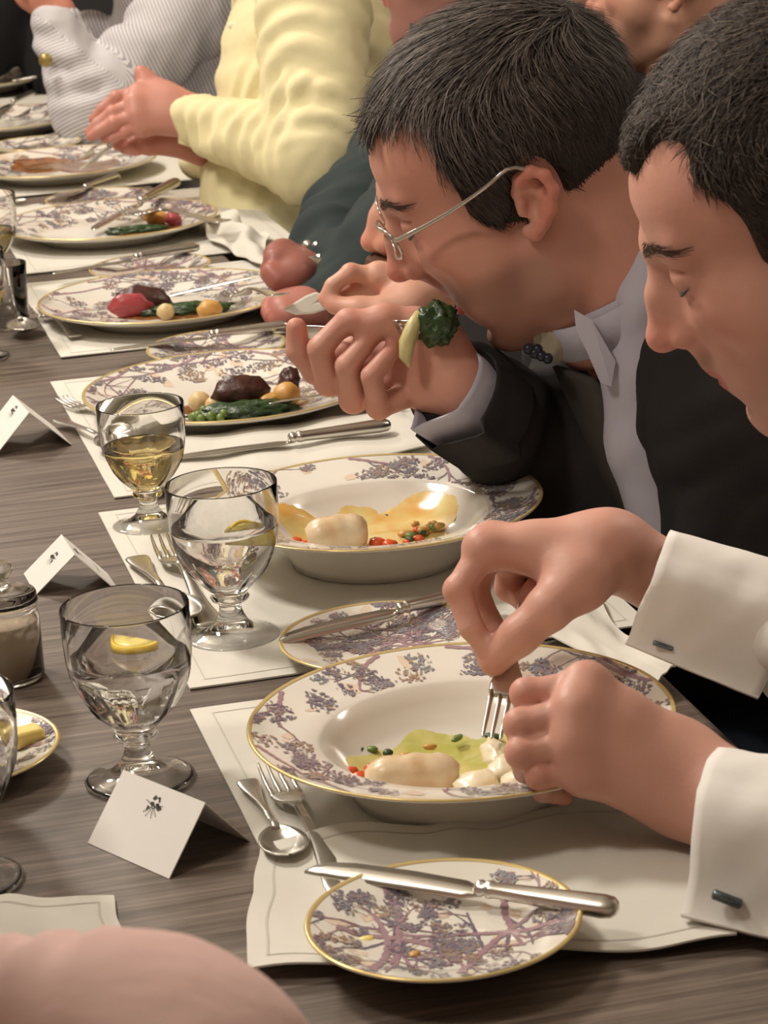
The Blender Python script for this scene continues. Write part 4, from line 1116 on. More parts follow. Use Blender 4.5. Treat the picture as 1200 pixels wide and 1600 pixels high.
def skin_color(V, tone, hot, seed=0):
    b = np.array(lin(tone), np.float32); C = np.tile(b, (len(V), 1)); r = np.array(lin((198, 112, 94)), np.float32)
    w = np.zeros(len(V))
    for p in hot: w = np.maximum(w, np.exp(-np.sum((V - np.asarray(p, np.float32)) ** 2, 1) / .010 ** 2))
    w = .5 * w[:, None]; return C * (1 - w) + r * w
def hand_part(wrist, fore, fingers, thumb, tone, sc=1.0, h=.0017, smooth=1, extra=None, fs=.90):
    V, F = hand_vol(wrist, fore, fingers, thumb, sc, h, extra, fs).mesh(smooth)
    hot = [f[1] for f in fingers] + [f[3] for f in fingers] + [f[0] for f in fingers] + [thumb[3], thumb[2]]
    C = skin_color(V, tone, hot)
    return (V, F), C
def hand_px(z0, wrist, fore, fingers, thumb):
    A = lambda t: at(t[0], t[1], z0 + t[2])
    return A(wrist), A(fore), [[A(p) for p in f] for f in fingers], [A(p) for p in thumb]
def inner_body(chains, h=.009):
    pts = [p for c in chains for p in c[0]]; lo, hi = bounds(pts, .12); v = Vol(lo, hi, h)
    for p, r in chains: v.chain([np.asarray(q, float) for q in p], [min(q, .034 + .35 * q) for q in r], .01)
    return v.mesh(1)
def slim(r): return [min(q, .034 + .4 * q) for q in r]
def garment(name, chains, m, parent, h=.006, k=.03, cut=None, folds=(), post=None, smooth=2, big=0.0, seed=0, colors=None, ells=()):
    pts = [p for c in chains for p in c[0]]; rm = max(max(c[1]) for c in chains)
    lo, hi = bounds(pts, rm + .02); v = Vol(lo, hi, h)
    for p, r in chains: v.chain([np.asarray(q, float) for q in p], r, k)
    for c, r in ells: v.ell(c, r, k)
    if cut: cut(v)
    V, F = v.mesh(smooth)
    if big: V = V + normals(V, F) * (big * vnoise(V, 26, seed) + big * .5 * np.abs(vnoise(V, 60, seed + 3)))[:, None]
    for f in folds: V = wrinkle(V, F, *f[:2], **f[2])
    if post: V = post(V, F)
    return np_mesh(name, [(V, F)], m, parent, [colors(V)] if colors is not None else None)
def legs(parent, hip, toward, floor_s, m='black_cloth', spread=.10):
    """seated lower body: thighs level, shins down, shoes on the floor; toward = unit xy the knees point to"""
    t = np.array([toward[0], toward[1], 0.0]); sd = np.array([-t[1], t[0], 0.0]); ch = []; hip = np.asarray(hip, float)
    shoes = []
    for s in (-1, 1):
        h0 = hip + sd * s * .09; kn = hip + t * .40 + sd * s * spread; kn[2] = .50; an = kn + t * .03; an[2] = .09
        ch.append(([h0, kn, an], [.085, .062, .042])); shoes.append(an)
    ch.append(([hip + sd * .08, hip - sd * .08], [.11, .11]))
    garment('trousers', ch, M[m], parent, .010, .03)
    for a in shoes:
        f = a + t * .16; f[2] = .035; b = a.copy(); b[2] = .04
        V, F = Vol(*bounds([a, f], .06), .007).cap(b, f, .04, .032, .02).half((0, 0, .004), (0, 0, -1)).mesh(1)
        np_mesh('shoe', [(V, F)], M['black_shoe'], parent)
def chair(hip, toward, label, seat_z=.43):
    t = np.array([toward[0], toward[1]]); o = thing('dining_chair', label, 'chair', (hip[0], hip[1], 0), math.atan2(t[1], t[0]) - PI / 2, 'dining chairs')
    bevel(build('seat', box((-.22, -.22, seat_z - .05), (.22, .22, seat_z)), M['darkwood'], o, False), .01)
    bevel(build('backrest', box((-.20, -.25, seat_z + .12), (.20, -.225, seat_z + .38)), M['darkwood'], o, False), .008)
    for x in (-.20, .165):
        build('leg', box((x, .16, 0), (x + .035, .195, seat_z - .05)), M['darkwood'], o, False)
        build('leg', box((x, -.25, 0), (x + .035, -.221, seat_z + .36)), M['darkwood'], o, False)
    return o
def person(label, foot): return thing('person', label, 'person', (foot[0], foot[1], 0), 0)
def adopt(root, o):
    """parent a world-space mesh to the root keeping its place"""
    o.parent = root; o.matrix_parent_inverse = Matrix.Translation(-Vector(root.location)); return o

# ------------------------------------------------------------------ people
def hair_vol(o):
    t = o.get('t', .011); v = Vol((-.12, -.14, -.09), (.12, .14, .17), o.get('hh', .0032))
    v.ell((0, -.008, .043), (.075 + o.get('ts', .006), .094 + t, .078 + t), 0)
    v.ell((0, .036, .043), (.062 + o.get('ts', .006), .057 + t * .7, .051 + t), .02)
    for c, r in o.get('bulk', ()): v.ell(c, r, .02)
    fc = o.get('face', ((0, .130, .005), (.20, .092, .086)))
    v.ell(*fc, .012, '-')
    for s in (-1, 1):
        v.ell((s * .078, .088, .032), (.045, .052, .060), .006, '-')
        for c, r in o.get('recess', ()): v.ell((s * c[0], c[1], c[2]), r, .012, '-')
    v.ell((0, -.010, -.135), (.13, .115, .092), .010, '-')
    for s in (-1, 1):
        v.ell((s * .086, -.014, -.002), (.032, .022, .036), .005, '-')
        if o.get('burns', True): v.cap((s * .0640, .026, .024), (s * .0650, .025, .000), .0095, .007, .006)
    return v
def combed(p, top=(0, 1, -.1), side=(0, -.25, -1), z0=.075, z1=.115):
    w = sstep(p[:, 2:3], z0, z1); s = np.array(side); t = np.array(top)
    f = t * w + s * (1 - w); f = f + np.stack([np.sign(p[:, 0]) * .25 * (1 - w[:, 0]) + .5 * p[:, 0] / .075 * w[:, 0] * .5, 0 * p[:, 0], 0 * p[:, 0]], 1)
    return f
def make_head(Mx, neck_w, o, root):
    nl = np.array(Mx.inverted() @ Vector(neck_w))
    V, F = head_vol(o, nl).mesh(o.get('sm', 1)); C = head_color(V, o)
    if o.get('hairy', True):
        hv = hair_vol(o).mesh(2); hair_obj(Mx, hv, o, root, o.get('seed', 1))
    if o.get('brows', False): brow_lash(Mx, root, V, o.get('brow', (88, 70, 60)))
    return (xf(Mx, V), F), C
PEOPLE = []
TOV = (-TN[0], -TN[1])
def tube_shell(name, secs, m, parent, thick=.0018):
    mb = MB(); n = len(secs[0]); vs = [p for s in secs for p in s]; fs = []
    for i in range(len(secs) - 1):
        for k in range(n): fs.append((i * n + k, i * n + (k + 1) % n, (i + 1) * n + (k + 1) % n, (i + 1) * n + k))
    mb.add(vs, fs); o = build(name, mb, m, parent)
    md = o.modifiers.new('cloth', 'SOLIDIFY'); md.thickness = thick; md.offset = -1
    return o
def cuff(parent, top, tip, z, ax, length, W, m, dz_ax=0.0, z_tip=None, grow=1.0, n=40, split=.40, rows=14, wav=.0012, edge_curve=0.0, tail=.0022):
    """French cuff: teardrop section pinched into a fin at the tip"""
    A, B = at(*top, z), at(*tip, z if z_tip is None else z_tip); e1 = B - A; L1 = np.linalg.norm(e1); e1 /= L1
    a = at(top[0] + ax[0], top[1] + ax[1], z + dz_ax) - A; a /= np.linalg.norm(a)
    e2 = np.cross(a, e1); e2 /= np.linalg.norm(e2)
    def half(s):
        return W * math.sqrt(max(0, 1 - ((s - split) / split) ** 2)) if s < split else W * (.5 + .5 * math.cos(PI * (s - split) / (1 - split))) ** .8 + tail
    secs = []
    for i in range(rows + 1):
        t = i / rows; g = 1 + (grow - 1) * t; sec = []
        for k in range(n):
            u = k / n; s, sg = (u * 2, 1) if u < .5 else (2 - u * 2, -1)
            s = .5 - .5 * math.cos(PI * s)
            q = A + e1 * (L1 * (.5 + (s - .5) * g)) + e2 * sg * half(s) * g + a * (length * t + edge_curve * math.sin(PI * s))
            q = q + e2 * wav * nz(q[0] * 60, q[1] * 60, q[2] * 60) + a * wav * nz(q[0] * 40, 3, q[2] * 40)
            sec.append(q)
        secs.append(sec)
    return tube_shell('cuff', secs, m, parent), A + e1 * L1 * .42 + a * length, a, e1, e2

# collar: a band round the neck with a turned-down wing in front
def neck_collar(parent, c, ax, r, height, m, wings=(), tilt_w=None):
    c = np.asarray(c); x, y, d = frame(ax); secs = []
    for i, (t, g) in enumerate(((0, 1.0), (.5, 1.03), (1.0, 1.10), (1.02, 1.16), (.5, 1.13), (.1, 1.14))):
        secs.append([c + d * (t * height) + (x * math.cos(2 * PI * k / 40) + y * math.sin(2 * PI * k / 40)) * r * g for k in range(40)])
    return tube_shell('collar', secs, m, parent, .0012)
# --- the man in the white shirt, nearest on the right
T1 = (208, 158, 141)
H1 = head_matrix(1.4411, -.4942, -.1015, (.2604, 1.4653, 1.0746))
p1 = person('man in white shirt and double cuffs leaning over the nearest soup plate', tp(-.18, -.36)[:2]); PEOPLE.append(p1)
nk1 = np.array([.375, 1.485, .945])
o1 = dict(brows=True, mask=lambda V: V[:, 1] < .090, tone=T1, lip=-.004, stubble=.30, nose=.002, t=.008, ts=.007, recess=(((.052, .082, .084), (.025, .036, .022)),),
          flow=lambda p: combed(p, (0, .7, .15), (0, -.15, -1), .05, .10), strands=15000, len=.017, lift=.40, jit=.30, seed=4, hair=(50, 42, 38), hair2=(112, 99, 88), w=.00042)
part, col = make_head(H1, nk1, o1, p1)
rw, rf, rfi, rth = hand_px(1.575, (950, 856, .012), (1075, 925, .035),
    [[(757, 858, -.004), (716, 922, -.010), (736, 980, -.014), (766, 1020, -.012)], [(768, 852, .016), (740, 918, .020), (762, 968, .016), (790, 1004, .008)],
     [(795, 858, .034), (795, 918, .044), (822, 940, .034), (836, 915, .022)], [(828, 868, .048), (838, 905, .060), (856, 920, .050), (866, 905, .038)]],
    [(905, 905, -.012), (858, 950, -.024), (812, 992, -.024), (772, 1036, -.016)])
hr, hrc = hand_part(rw, rf, rfi, rth, T1, .95)
lw, lf, lfi, lth = hand_px(1.425, (1062, 1215, .004), (1165, 1270, -.02),
    [[(916, 1072, .002), (822, 1084, .004), (826, 1122, .030), (862, 1146, .042)], [(902, 1112, -.010), (812, 1132, -.008), (816, 1165, .018), (855, 1182, .030)],
     [(898, 1162, -.014), (814, 1176, -.014), (822, 1204, .010), (862, 1216, .020)], [(912, 1206, -.012), (842, 1212, -.014), (848, 1236, .006), (882, 1244, .014)]],
    [(1000, 1165, .030), (940, 1140, .046), (890, 1125, .052), (845, 1118, .046)])
hl, hlc = hand_part(lw, lf, lfi, lth, T1, .97, fs=.86)
shL, shR, pel1 = np.array([.41, 1.30, .93]), np.array([.44, 1.67, .93]), np.array([.60, 1.52, .545])
elL, elR = at(1500, 1430, 1.36), at(1500, 1120, 1.60)
inn = inner_body([([nk1, nk1 + [.03, .01, -.08], (nk1 + pel1) / 2, pel1], [.05, .09, .11, .12]), ([shL, elL, lf], [.045, .035, .024]), ([shR, elR, rf], [.045, .035, .024]), ([shL, shR], [.05, .05])])
ic = skin_color(inn[0], T1, [])
np_mesh('body', [part, hr, hl, inn], M['skin'], p1, [col, hrc, hlc, ic])
cL, ceL, aL, *_ = cuff(p1, (1134, 1178), (1064, 1434), 1.38, (130, 22), .085, .034, M['white_shirt'], -.022, 1.335, 1.06, wav=.002, edge_curve=.004)
cR, ceR, aR, *_ = cuff(p1, (1046, 830), (975, 1006), 1.575, (150, 52), .085, .030, M['white_shirt'], -.012, 1.555, 1.12, wav=.002, edge_curve=.003)
fl = [(ceL, elL, dict(amp=.005, freq=3, seed=2)), (ceR, elR, dict(amp=.006, freq=3.5, seed=5))]
shirt1 = garment('shirt', [([nk1 + [.02, .005, -.045], (nk1 + pel1) / 2, pel1], [.085, .15, .15]), ([shL, elL, ceL + aL * .012], [.075, .060, .037]), ([shR, elR, ceR + aR * .012], [.075, .058, .038]), ([shL, shR], [.07, .07])], M['white_shirt'], p1, folds=fl, big=.004)
cL.parent = shirt1; cR.parent = shirt1
def cufflink(px, py, z, d, L, r, parent, m):
    c = at(px, py, z); e = at(px + d[0], py + d[1], z) - c; e /= np.linalg.norm(e); mb = MB(); v = (CAM - c) / np.linalg.norm(CAM - c)
    tube([c - e * L, c - e * L * .92, c + e * L * .92, c + e * L], [r * .7, r, r, r * .7], 12, mb); tube([c - v * .012, c], [.0015, .0015], 8, mb)
    return build('cufflink', mb, m, parent)
M['steel_blue'] = mat('brushed_blue_steel', (112, 124, 130), .3, metal=.9)
cufflink(1136, 1405, 1.316, (1, .38), .0078, .0028, cL, M['steel_blue']); cufflink(1036, 1009, 1.546, (1, .35), .0062, .0016, cR, M['steel_blue'])
neck_collar(shirt1, nk1 + [.0, 0, .0], (.35, 0, -1), .064, .034, M['white_shirt'])
legs(p1, pel1, TOV, 0); chair(pel1 - [0, 0, 0], TOV, 'dark dining chair under the man in the white shirt')
fa, fb = at(773, 1168, 1.524), at(826, 905, 1.632)
cutlery('fork', fa, fb, 'silver fork held tines down in the right hand above the nearest soup plate', GF, scale=.93, roll=.2)

# --- the man with glasses, second on the right
T2 = (203, 149, 131)
H2 = head_matrix(1.475, -.485, -.15, (.1155, 1.915, 1.030))
p2 = person('man with rimless glasses in charcoal jacket lifting a fork to his mouth', tp(.22, -.36)[:2]); PEOPLE.append(p2)
nk2 = at(985, 470, 1.965)
o2 = dict(neck=.058, brows=True, mask=lambda V: V[:, 1] < .082, tone=T2, open=.015, jaw=-.010, lip=-.010, muz=-.008, stubble=.45, tache=.6, nose=.001, ear_rot=.38, t=.008, ts=.008, recess=(((.055, .076, .072), (.036, .042, .031)),), ear=.80,
          flow=lambda p: combed(p, (-.15, 1, -.05), (0, -.1, -1), .06, .115), strands=16000, len=.034, lift=.26, jit=.15, seed=8, hair=(58, 51, 48), hair2=(134, 122, 114), w=.00048, beard_col=(110, 88, 78))
part, col = make_head(H2, nk2, o2, p2)
hw, hf, hfi, hth = hand_px(1.955, (722, 605, .008), (768, 640, .030),
    [[(570, 535, .034), (494, 578, .026), (466, 548, .014), (463, 512, .008)], [(602, 562, .030), (514, 596, .014), (500, 545, -.002), (540, 500, -.002)],
     [(630, 590, .028), (552, 624, .010), (542, 572, -.008), (578, 528, -.004)], [(660, 608, .018), (592, 636, .002), (580, 588, -.014), (612, 548, -.008)]],
    [(690, 545, .004), (652, 510, .000), (602, 500, -.004), (556, 503, -.004)])
hh, hhc = hand_part(hw, hf, hfi, hth, T2, 1.0, fs=1.06)
sR2, sL2, pel2 = at(985, 520, 2.16), at(1165, 600, 1.90), tp(.24, -.34, .545)
eR2, eL2 = at(965, 775, 2.13), at(1190, 900, 1.92)
inn = inner_body([([nk2, at(1040, 560, 2.04), at(1110, 760, 2.06), pel2], [.05, .09, .10, .12]), ([sR2, eR2, hf], [.04, .026, .016]), ([sL2, eL2], [.045, .035]), ([sL2, sR2], [.05, .05])])
np_mesh('body', [part, hh, inn], M['skin'], p2, [col, hhc, skin_color(inn[0], T2, [])])
lap2 = at(1010, 1000, 2.05)
jw = at(735, 628, 1.99)
jk = garment('jacket', [([at(1045, 450, 2.06), at(1080, 600, 2.08), at(1120, 780, 2.08), pel2 + [0, 0, .05]], [.075, .125, .14, .15]), ([sR2, eR2, jw], [.075, .066, .046]), ([sL2, eL2, lap2], [.075, .06, .045]), ([sL2, sR2], [.07, .07])],
    M['jacket'], p2, folds=[(jw, eR2, dict(amp=.006, freq=3, seed=1)), (eR2, sR2, dict(amp=.006, freq=3, seed=3))], big=.007)
cuff(jk, (764, 552), (662, 694), 1.955, (70, 48), .040, .045, M['jacket'], .026, 1.962, 1.0, split=.5, wav=.001, tail=.016)[0].name = 'sleeve_end'
# cuff of the shirt round the wrist
c2, ce2, a2, *_ = cuff(p2, (742, 548), (643, 672), 1.955, (70, 48), .05, .036, M['blue_shirt'], .022, 1.955, .96, split=.5, wav=.0006, tail=.003)
def strip(pts, rad, flat, h=.004):
    lo, hi = bounds(pts, max(rad) + .02); v = Vol(lo, hi, h); v.chain(pts, rad, .02); return v
sv = garment('shirt', [([at(1003, 350, 1.915), at(1006, 470, 1.91), at(1010, 580, 1.925), at(1022, 700, 1.935), at(1062, 850, 1.945)], [.018, .021, .026, .027, .026]),
                       ([at(975, 575, 1.925), at(998, 690, 1.935), at(1040, 850, 1.945)], [.016, .022, .022])], M['blue_shirt'], p2, h=.004, k=.012, big=.0025)
c2.parent = sv
nd = nk2 - np.array(H2 @ Vector((0, -.02, -.03))); nd /= np.linalg.norm(nd)
neck_collar(sv, at(958, 428, 1.955), nd, .060, .030, M['blue_shirt'])
w1 = [at(897, 484, 1.90), at(925, 500, 1.897), at(962, 565, 1.90), at(955, 604, 1.90), at(938, 598, 1.90), at(915, 545, 1.90), at(900, 515, 1.90)]
mb = MB(); n = len(w1); v0 = (CAM - w1[0]); v0 /= np.linalg.norm(v0)
mb.add(w1 + [p - v0 * .003 for p in w1], [tuple(range(n)), tuple(range(2 * n - 1, n - 1, -1))] + [(i, n + i, n + (i + 1) % n, (i + 1) % n) for i in range(n)])
build('collar_wing', mb, M['blue_shirt'], sv, smooth=False)
# lapels
def lapel(pts_a, pts_b, parent, m):
    mb = MB(); A = spline(pts_a, 14); B = spline(pts_b, 14); vs = []; n = 14
    for a, b in zip(A, B):
        for t in (0, .5, 1): 
            p = a * (1 - t) + b * t; v = CAM - p; v /= np.linalg.norm(v); vs.append(p + v * .004 * math.sin(PI * t))
    fs = [(i * 3 + j, i * 3 + j + 1, i * 3 + j + 4, i * 3 + j + 3) for i in range(n - 1) for j in (0, 1)]
    mb.add(vs, fs); o = build('lapel', mb, m, parent); md = o.modifiers.new('cloth', 'SOLIDIFY'); md.thickness = .004; return o
lapel([at(1020, 470, 1.905), at(1026, 580, 1.912), at(1046, 700, 1.925), at(1085, 850, 1.935)], [at(1060, 500, 1.93), at(1092, 600, 1.935), at(1080, 720, 1.938), at(1100, 850, 1.945)], jk, M['lapel'])
lapel([at(930, 590, 1.93), at(965, 640, 1.93), at(985, 720, 1.935), at(1022, 850, 1.945)], [at(870, 570, 1.97), at(905, 650, 1.965), at(945, 740, 1.955), at(1000, 850, 1.955)], jk, M['lapel'])
# small buttonhole flower under the chin
M['petal'] = mat('cream_petals', (168, 160, 140), .7); M['bead'] = mat('dark_blue_beads', (34, 38, 52), .3)
fl_ = blob('buttonhole_flower', at(868, 528, 1.945), (.014, .010, .018), M['petal'], p2, (0, .4, 0), .35, 2.5, 2, 3)
for i, (x, y) in enumerate(((826, 545), (836, 552), (846, 556), (856, 560), (840, 546))): 
    b_ = blob('bead', at(x, y, 1.925), (.0042,) * 3, M['bead'], p2, amp=.05, sub=2)
legs(p2, pel2, TOV, 0, 'denim'); chair(pel2, TOV, 'dark dining chair under the man with glasses')
# his fork with greens
cutlery('fork', at(672, 512, 1.920), at(478, 522, 1.990), 'silver fork raised to the mouth of the man with glasses', GF, roll=1.2, scale=.62)
g_ = blob('spinach_bite', at(684, 506, 1.93), (.0145, .013, .016), M['spinach'], None, (0, .3, 0), .35, 3.0, 3, 4); tag(g_, 'dark green spinach bite on the raised fork', 'spinach')
M['cream_leaf'] = mat('pale_braised_leaf', (206, 196, 140), .35, noise=(90, .5, (170, 160, 96)))
g_ = build('braised_leaf', tube([at(655, 488, 1.928), at(646, 508, 1.925), at(636, 535, 1.925), at(634, 558, 1.926), at(640, 574, 1.928)], [.003, .0055, .0062, .005, .001], 10), M['cream_leaf']); tag(g_, 'pale limp leaf hanging from the raised fork', 'leaf')
# glasses
gl = thing('eyeglasses', 'thin rimmed glasses worn by the man lifting a fork', 'eyeglasses', H2.translation)
def HL(p): return np.array(H2 @ Vector(p)) - np.array(H2.translation)
M['frame'] = mat('pale_clear_frame', (200, 192, 180), .15, metal=.75)
rims = []
for s in (-1, 1):
    loop = [(s * (.033 + .024 * math.copysign(abs(math.cos(a)) ** .7, math.cos(a))), .1065 - .010 * (abs(math.cos(a)) if math.cos(a) > 0 else 0), .0155 + .0138 * math.copysign(abs(math.sin(a)) ** .7, math.sin(a))) for a in np.linspace(0, 2 * PI, 33)]
    build('rim', tube([HL(p) for p in loop], .0011, 8, cap=False), M['frame'], gl)
    lens = MB(); c = HL((s * .033, .103, .0155)); lens.add([c] + [HL(p) for p in loop[:-1]], [(0, 1 + k, 1 + (k + 1) % 32) for k in range(32)])
    tp_ = spline([(s * .058, .0960, .020), (s * .068, .088, .0215), (s * .080, .050, .024), (s * .0885, .016, .029), (s * .0860, -.006, .031), (s * .080, -.024, .012)], 18)
    build('temple_arm', tube([HL(p) for p in tp_], [.0019] * 5 + [.0016] * 13, 8), M['frame'], gl)
build('bridge', tube([HL(p) for p in spline([(-.010, .1075, .015), (0, .112, .018), (.010, .1075, .015)], 8)], .0011, 8), M['frame'], gl)

# --- bearded man half hidden behind the glasses wearer
T3 = (204, 154, 132)
d3 = np.array(at(770, 318, 2.36))
H3 = head_matrix(1.50, -.10, -.02, d3)
p3 = person('bearded man in dark jacket hidden behind the man with glasses', tp(.68, -.36)[:2]); PEOPLE.append(p3)
nk3 = d3 + [.045, .02, -.155]
o3 = dict(tone=T3, stubble=.95, tache=.9, beard_col=(74, 50, 38), t=.006, ts=.006, flow=lambda p: combed(p), strands=1500, h=.0026, seed=5)
part, col = make_head(H3, nk3, o3, p3)
bv = Vol((-.09, -.02, -.15), (.09, .15, .0), .0028)
for s in (-1, 1):
    bv.chain([(0, .1095, -.0430), (s * .016, .1040, -.0460), (s * .028, .0880, -.0560)], [.0130, .0115, .009], .008)
    bv.chain([(s * .028, .0850, -.056), (s * .046, .045, -.066), (s * .064, .012, -.040)], [.012, .016, .010], .015)
bv.ell((0, .080, -.092), (.036, .032, .028), .012)
BV, BF = bv.mesh(1); BV = BV + normals(BV, BF) * (.0015 * vnoise(BV, 420))[:, None]
np_mesh('beard', [(xf(H3, BV), BF)], M['hair'], p3, [np.tile(np.array(lin((86, 58, 42)), np.float32), (len(BV), 1)) * (1 + .3 * vnoise(BV, 300)[:, None])])
w3, f3, fi3, th3 = hand_px(2.30, (668, 468, .01), (735, 500, .03),
    [[(592, 432, .0), (548, 426, -.006), (520, 446, -.008), (507, 466, -.006)], [(590, 446, .014), (552, 446, .012), (528, 462, .008), (512, 474, .004)],
     [(594, 456, .026), (566, 462, .026), (548, 474, .018), (536, 480, .012)], [(600, 466, .034), (582, 476, .034), (568, 482, .028), (556, 484, .022)]],
    [(640, 478, -.012), (600, 486, -.018), (562, 484, -.016), (524, 478, -.010)])
h3, h3c = hand_part(w3, f3, fi3, th3, (214, 164, 142), .94, .0020, fs=.85)
pel3 = tp(.70, -.36, .545); s3a, s3b = nk3 + [.05, -.17, -.06], nk3 + [.05, .18, -.06]; e3a = at(800, 560, 2.32); e3b = nk3 + [.02, .24, -.26]
inn = inner_body([([nk3, nk3 + [.03, .01, -.08], (nk3 + pel3) / 2, pel3], [.05, .09, .10, .12]), ([s3a, e3a, f3], [.04, .03, .02]), ([s3b, e3b], [.04, .03])])
np_mesh('body', [part, h3, inn], M['skin'], p3, [col, h3c, skin_color(inn[0], T3, [])])
garment('jacket', [([nk3 + [.02, .0, -.05], (nk3 + pel3) / 2, pel3], [.085, .14, .15]), ([s3a, e3a, at(742, 502, 2.335)], [.07, .058, .042]), ([s3b, e3b, at(700, 560, 2.5)], [.07, .055, .042]), ([s3a, s3b], [.065, .065])], M['jacket'], p3, .008, big=.004)
cuff(p3, (700, 452), (690, 512), 2.31, (50, 26), .04, .024, M['white_shirt'], .015, 2.31, 1.0, split=.5, tail=.004)
legs(p3, pel3, TOV, 0); chair(pel3, TOV, 'dark dining chair under the bearded man')
cutlery('fork', at(358, 466, 2.66), at(528, 468, 2.31), 'thin fork held over the pink meat by the hidden bearded man', GF, scale=1.0)
# --- man in the dark green jacket cutting the pink meat
T4 = (172, 112, 98)
d4 = np.array(at(722, -112, 2.92))
H4 = head_matrix(1.50, -.18, 0, d4)
p4 = person('man in dark green jacket with wristwatch cutting pink meat', tp(1.10, -.36)[:2]); PEOPLE.append(p4)
nk4 = np.array(at(712, 55, 2.95))
o4 = dict(tone=T4, stubble=.5, t=.006, ts=.006, flow=lambda p: combed(p), strands=1200, h=.003, seed=6)
part, col = make_head(H4, nk4, o4, p4)
w4, f4, fi4, th4 = hand_px(2.78, (478, 428, .02), (520, 420, .06),
    [[(432, 408, -.004), (420, 428, -.012), (436, 446, -.008), (452, 440, .0)], [(434, 400, .012), (420, 420, .008), (432, 440, .008), (450, 436, .010)],
     [(440, 396, .026), (426, 412, .026), (436, 432, .024), (452, 430, .022)], [(446, 394, .04), (434, 408, .04), (442, 424, .038), (455, 424, .034)]],
    [(462, 432, -.010), (446, 440, -.018), (434, 436, -.022), (424, 424, -.022)])
h4, h4c = hand_part(w4, f4, fi4, th4, (146, 92, 82), .95, .0022, fs=.88)
w4b, f4b, fi4b, th4b = hand_px(2.74, (478, 486, .0), (520, 480, .03),
    [[(440, 478, .0), (420, 488, -.004), (424, 500, .004), (436, 502, .010)], [(442, 486, -.01), (424, 494, -.014), (428, 504, -.004), (440, 506, .004)], [(446, 492, -.016), (432, 500, -.02), (436, 508, -.008), (446, 508, .0)], [(452, 496, -.02), (442, 504, -.022), (446, 510, -.012), (452, 510, -.004)]],
    [(462, 480, .012), (444, 474, .014), (430, 476, .012), (418, 480, .008)])
h4b, h4bc = hand_part(w4b, f4b, fi4b, th4b, (170, 110, 98), .88, .0024, fs=.88)
pel4 = tp(1.14, -.36, .545); s4a, s4b = np.array(at(735, 190, 2.86)), np.array(at(728, 150, 3.14)); e4a, e4b = np.array(at(600, 420, 2.78)), np.array(at(575, 345, 3.0))
inn = inner_body([([nk4, (nk4 + pel4) / 2, pel4], [.05, .10, .12]), ([s4a, e4a, f4b], [.04, .03, .02]), ([s4b, e4b, f4], [.04, .03, .02])])
np_mesh('body', [part, h4, h4b, inn], M['skin'], p4, [col, h4c, h4bc, skin_color(inn[0], T4, [])])
garment('jacket', [([nk4 + [.01, .0, -.05], np.array(at(758, 220, 3.0)), pel4], [.075, .125, .14]), ([s4a, e4a, at(508, 482, 2.77)], [.07, .055, .04]), ([s4b, e4b, at(502, 418, 2.83)], [.08, .066, .040]), ([s4a, s4b], [.065, .065])], M['green_jacket'], p4, .007, big=.008,
        folds=[(e4b, at(502, 418, 2.83), dict(amp=.006, freq=3, seed=1))])
neck_collar(p4, nk4 + [0, 0, -.02], (-.2, 0, -1), .062, -.03, M['green_jacket'])
legs(p4, pel4, TOV, 0); chair(pel4, TOV, 'dark dining chair under the man in the dark green jacket')
nq = [at(x, y, 2.50) for x, y in ((442, 484), (478, 462), (494, 456), (508, 462), (496, 472), (524, 468), (520, 480), (490, 490), (462, 492))]
mb = MB(); n = len(nq); vd = (CAM - nq[0]) / np.linalg.norm(CAM - nq[0])
mb.add(nq + [q - vd * .012 for q in nq], [tuple(range(n)), tuple(range(2 * n - 1, n - 1, -1))] + [(i, n + i, n + (i + 1) % n, (i + 1) % n) for i in range(n)])
tag(bevel(build('napkin', mb, M['linen'], None, smooth=False), .003), 'bunched white napkin corner between the fork hand and the pink meat', 'napkin')
wt = thing('wristwatch', 'steel bracelet wristwatch on the fist holding a knife', 'wristwatch', at(490, 424, 2.81))
wc = np.array(at(490, 424, 2.81)); ax = np.array(f4) - np.array(w4); x_, y_, d_ = frame(ax)
for k in range(14):
    a = 2 * PI * k / 14; c = (x_ * math.cos(a) + y_ * math.sin(a)) * .029; b_ = blob('bracelet_link', c, (.0075, .0075, .0055), M['silver'], wt, amp=.03, sub=2)
vv = (CAM - wc); vv /= np.linalg.norm(vv); cd = build('watch_case', tube([vv * .026 - vv * .003, vv * .030 + vv * .005], [.017, .016], 24), M['silver'], wt)
cutlery('knife', onp(262, 466, .020), at(446, 424, 2.80), 'silver knife held in the watch-wearing fist over pink meat', GK, scale=1.0)

# --- person in the pale yellow shirt
T5 = (198, 138, 118)
d5 = np.array(at(400, -190, 3.50)); H5 = head_matrix(1.55, -.10, 0, d5)
p5 = person('person in pale yellow shirt with hands clasped over a plate', tp(1.72, -.30)[:2]); PEOPLE.append(p5)
nk5 = np.array(at(440, -70, 3.52))
o5 = dict(tone=T5, t=.007, flow=lambda p: combed(p), strands=900, h=.0035, seed=9)
part, col = make_head(H5, nk5, o5, p5)
w5, f5, fi5, th5 = hand_px(3.44, (268, 172, .0), (325, 190, .0),
    [[(216, 146, .0), (182, 152, -.006), (160, 170, -.004), (146, 186, .0)], [(212, 162, -.012), (176, 176, -.016), (152, 194, -.012), (140, 206, -.006)],
     [(214, 180, -.016), (178, 192, -.022), (154, 206, -.016), (142, 214, -.010)], [(222, 198, -.012), (196, 206, -.018), (176, 214, -.012), (164, 218, -.006)]],
    [(252, 150, .012), (236, 136, .016), (228, 124, .016), (220, 112, .014)])
h5, h5c = hand_part(w5, f5, fi5, th5, (200, 142, 128), 1.04, .0024, fs=.85)
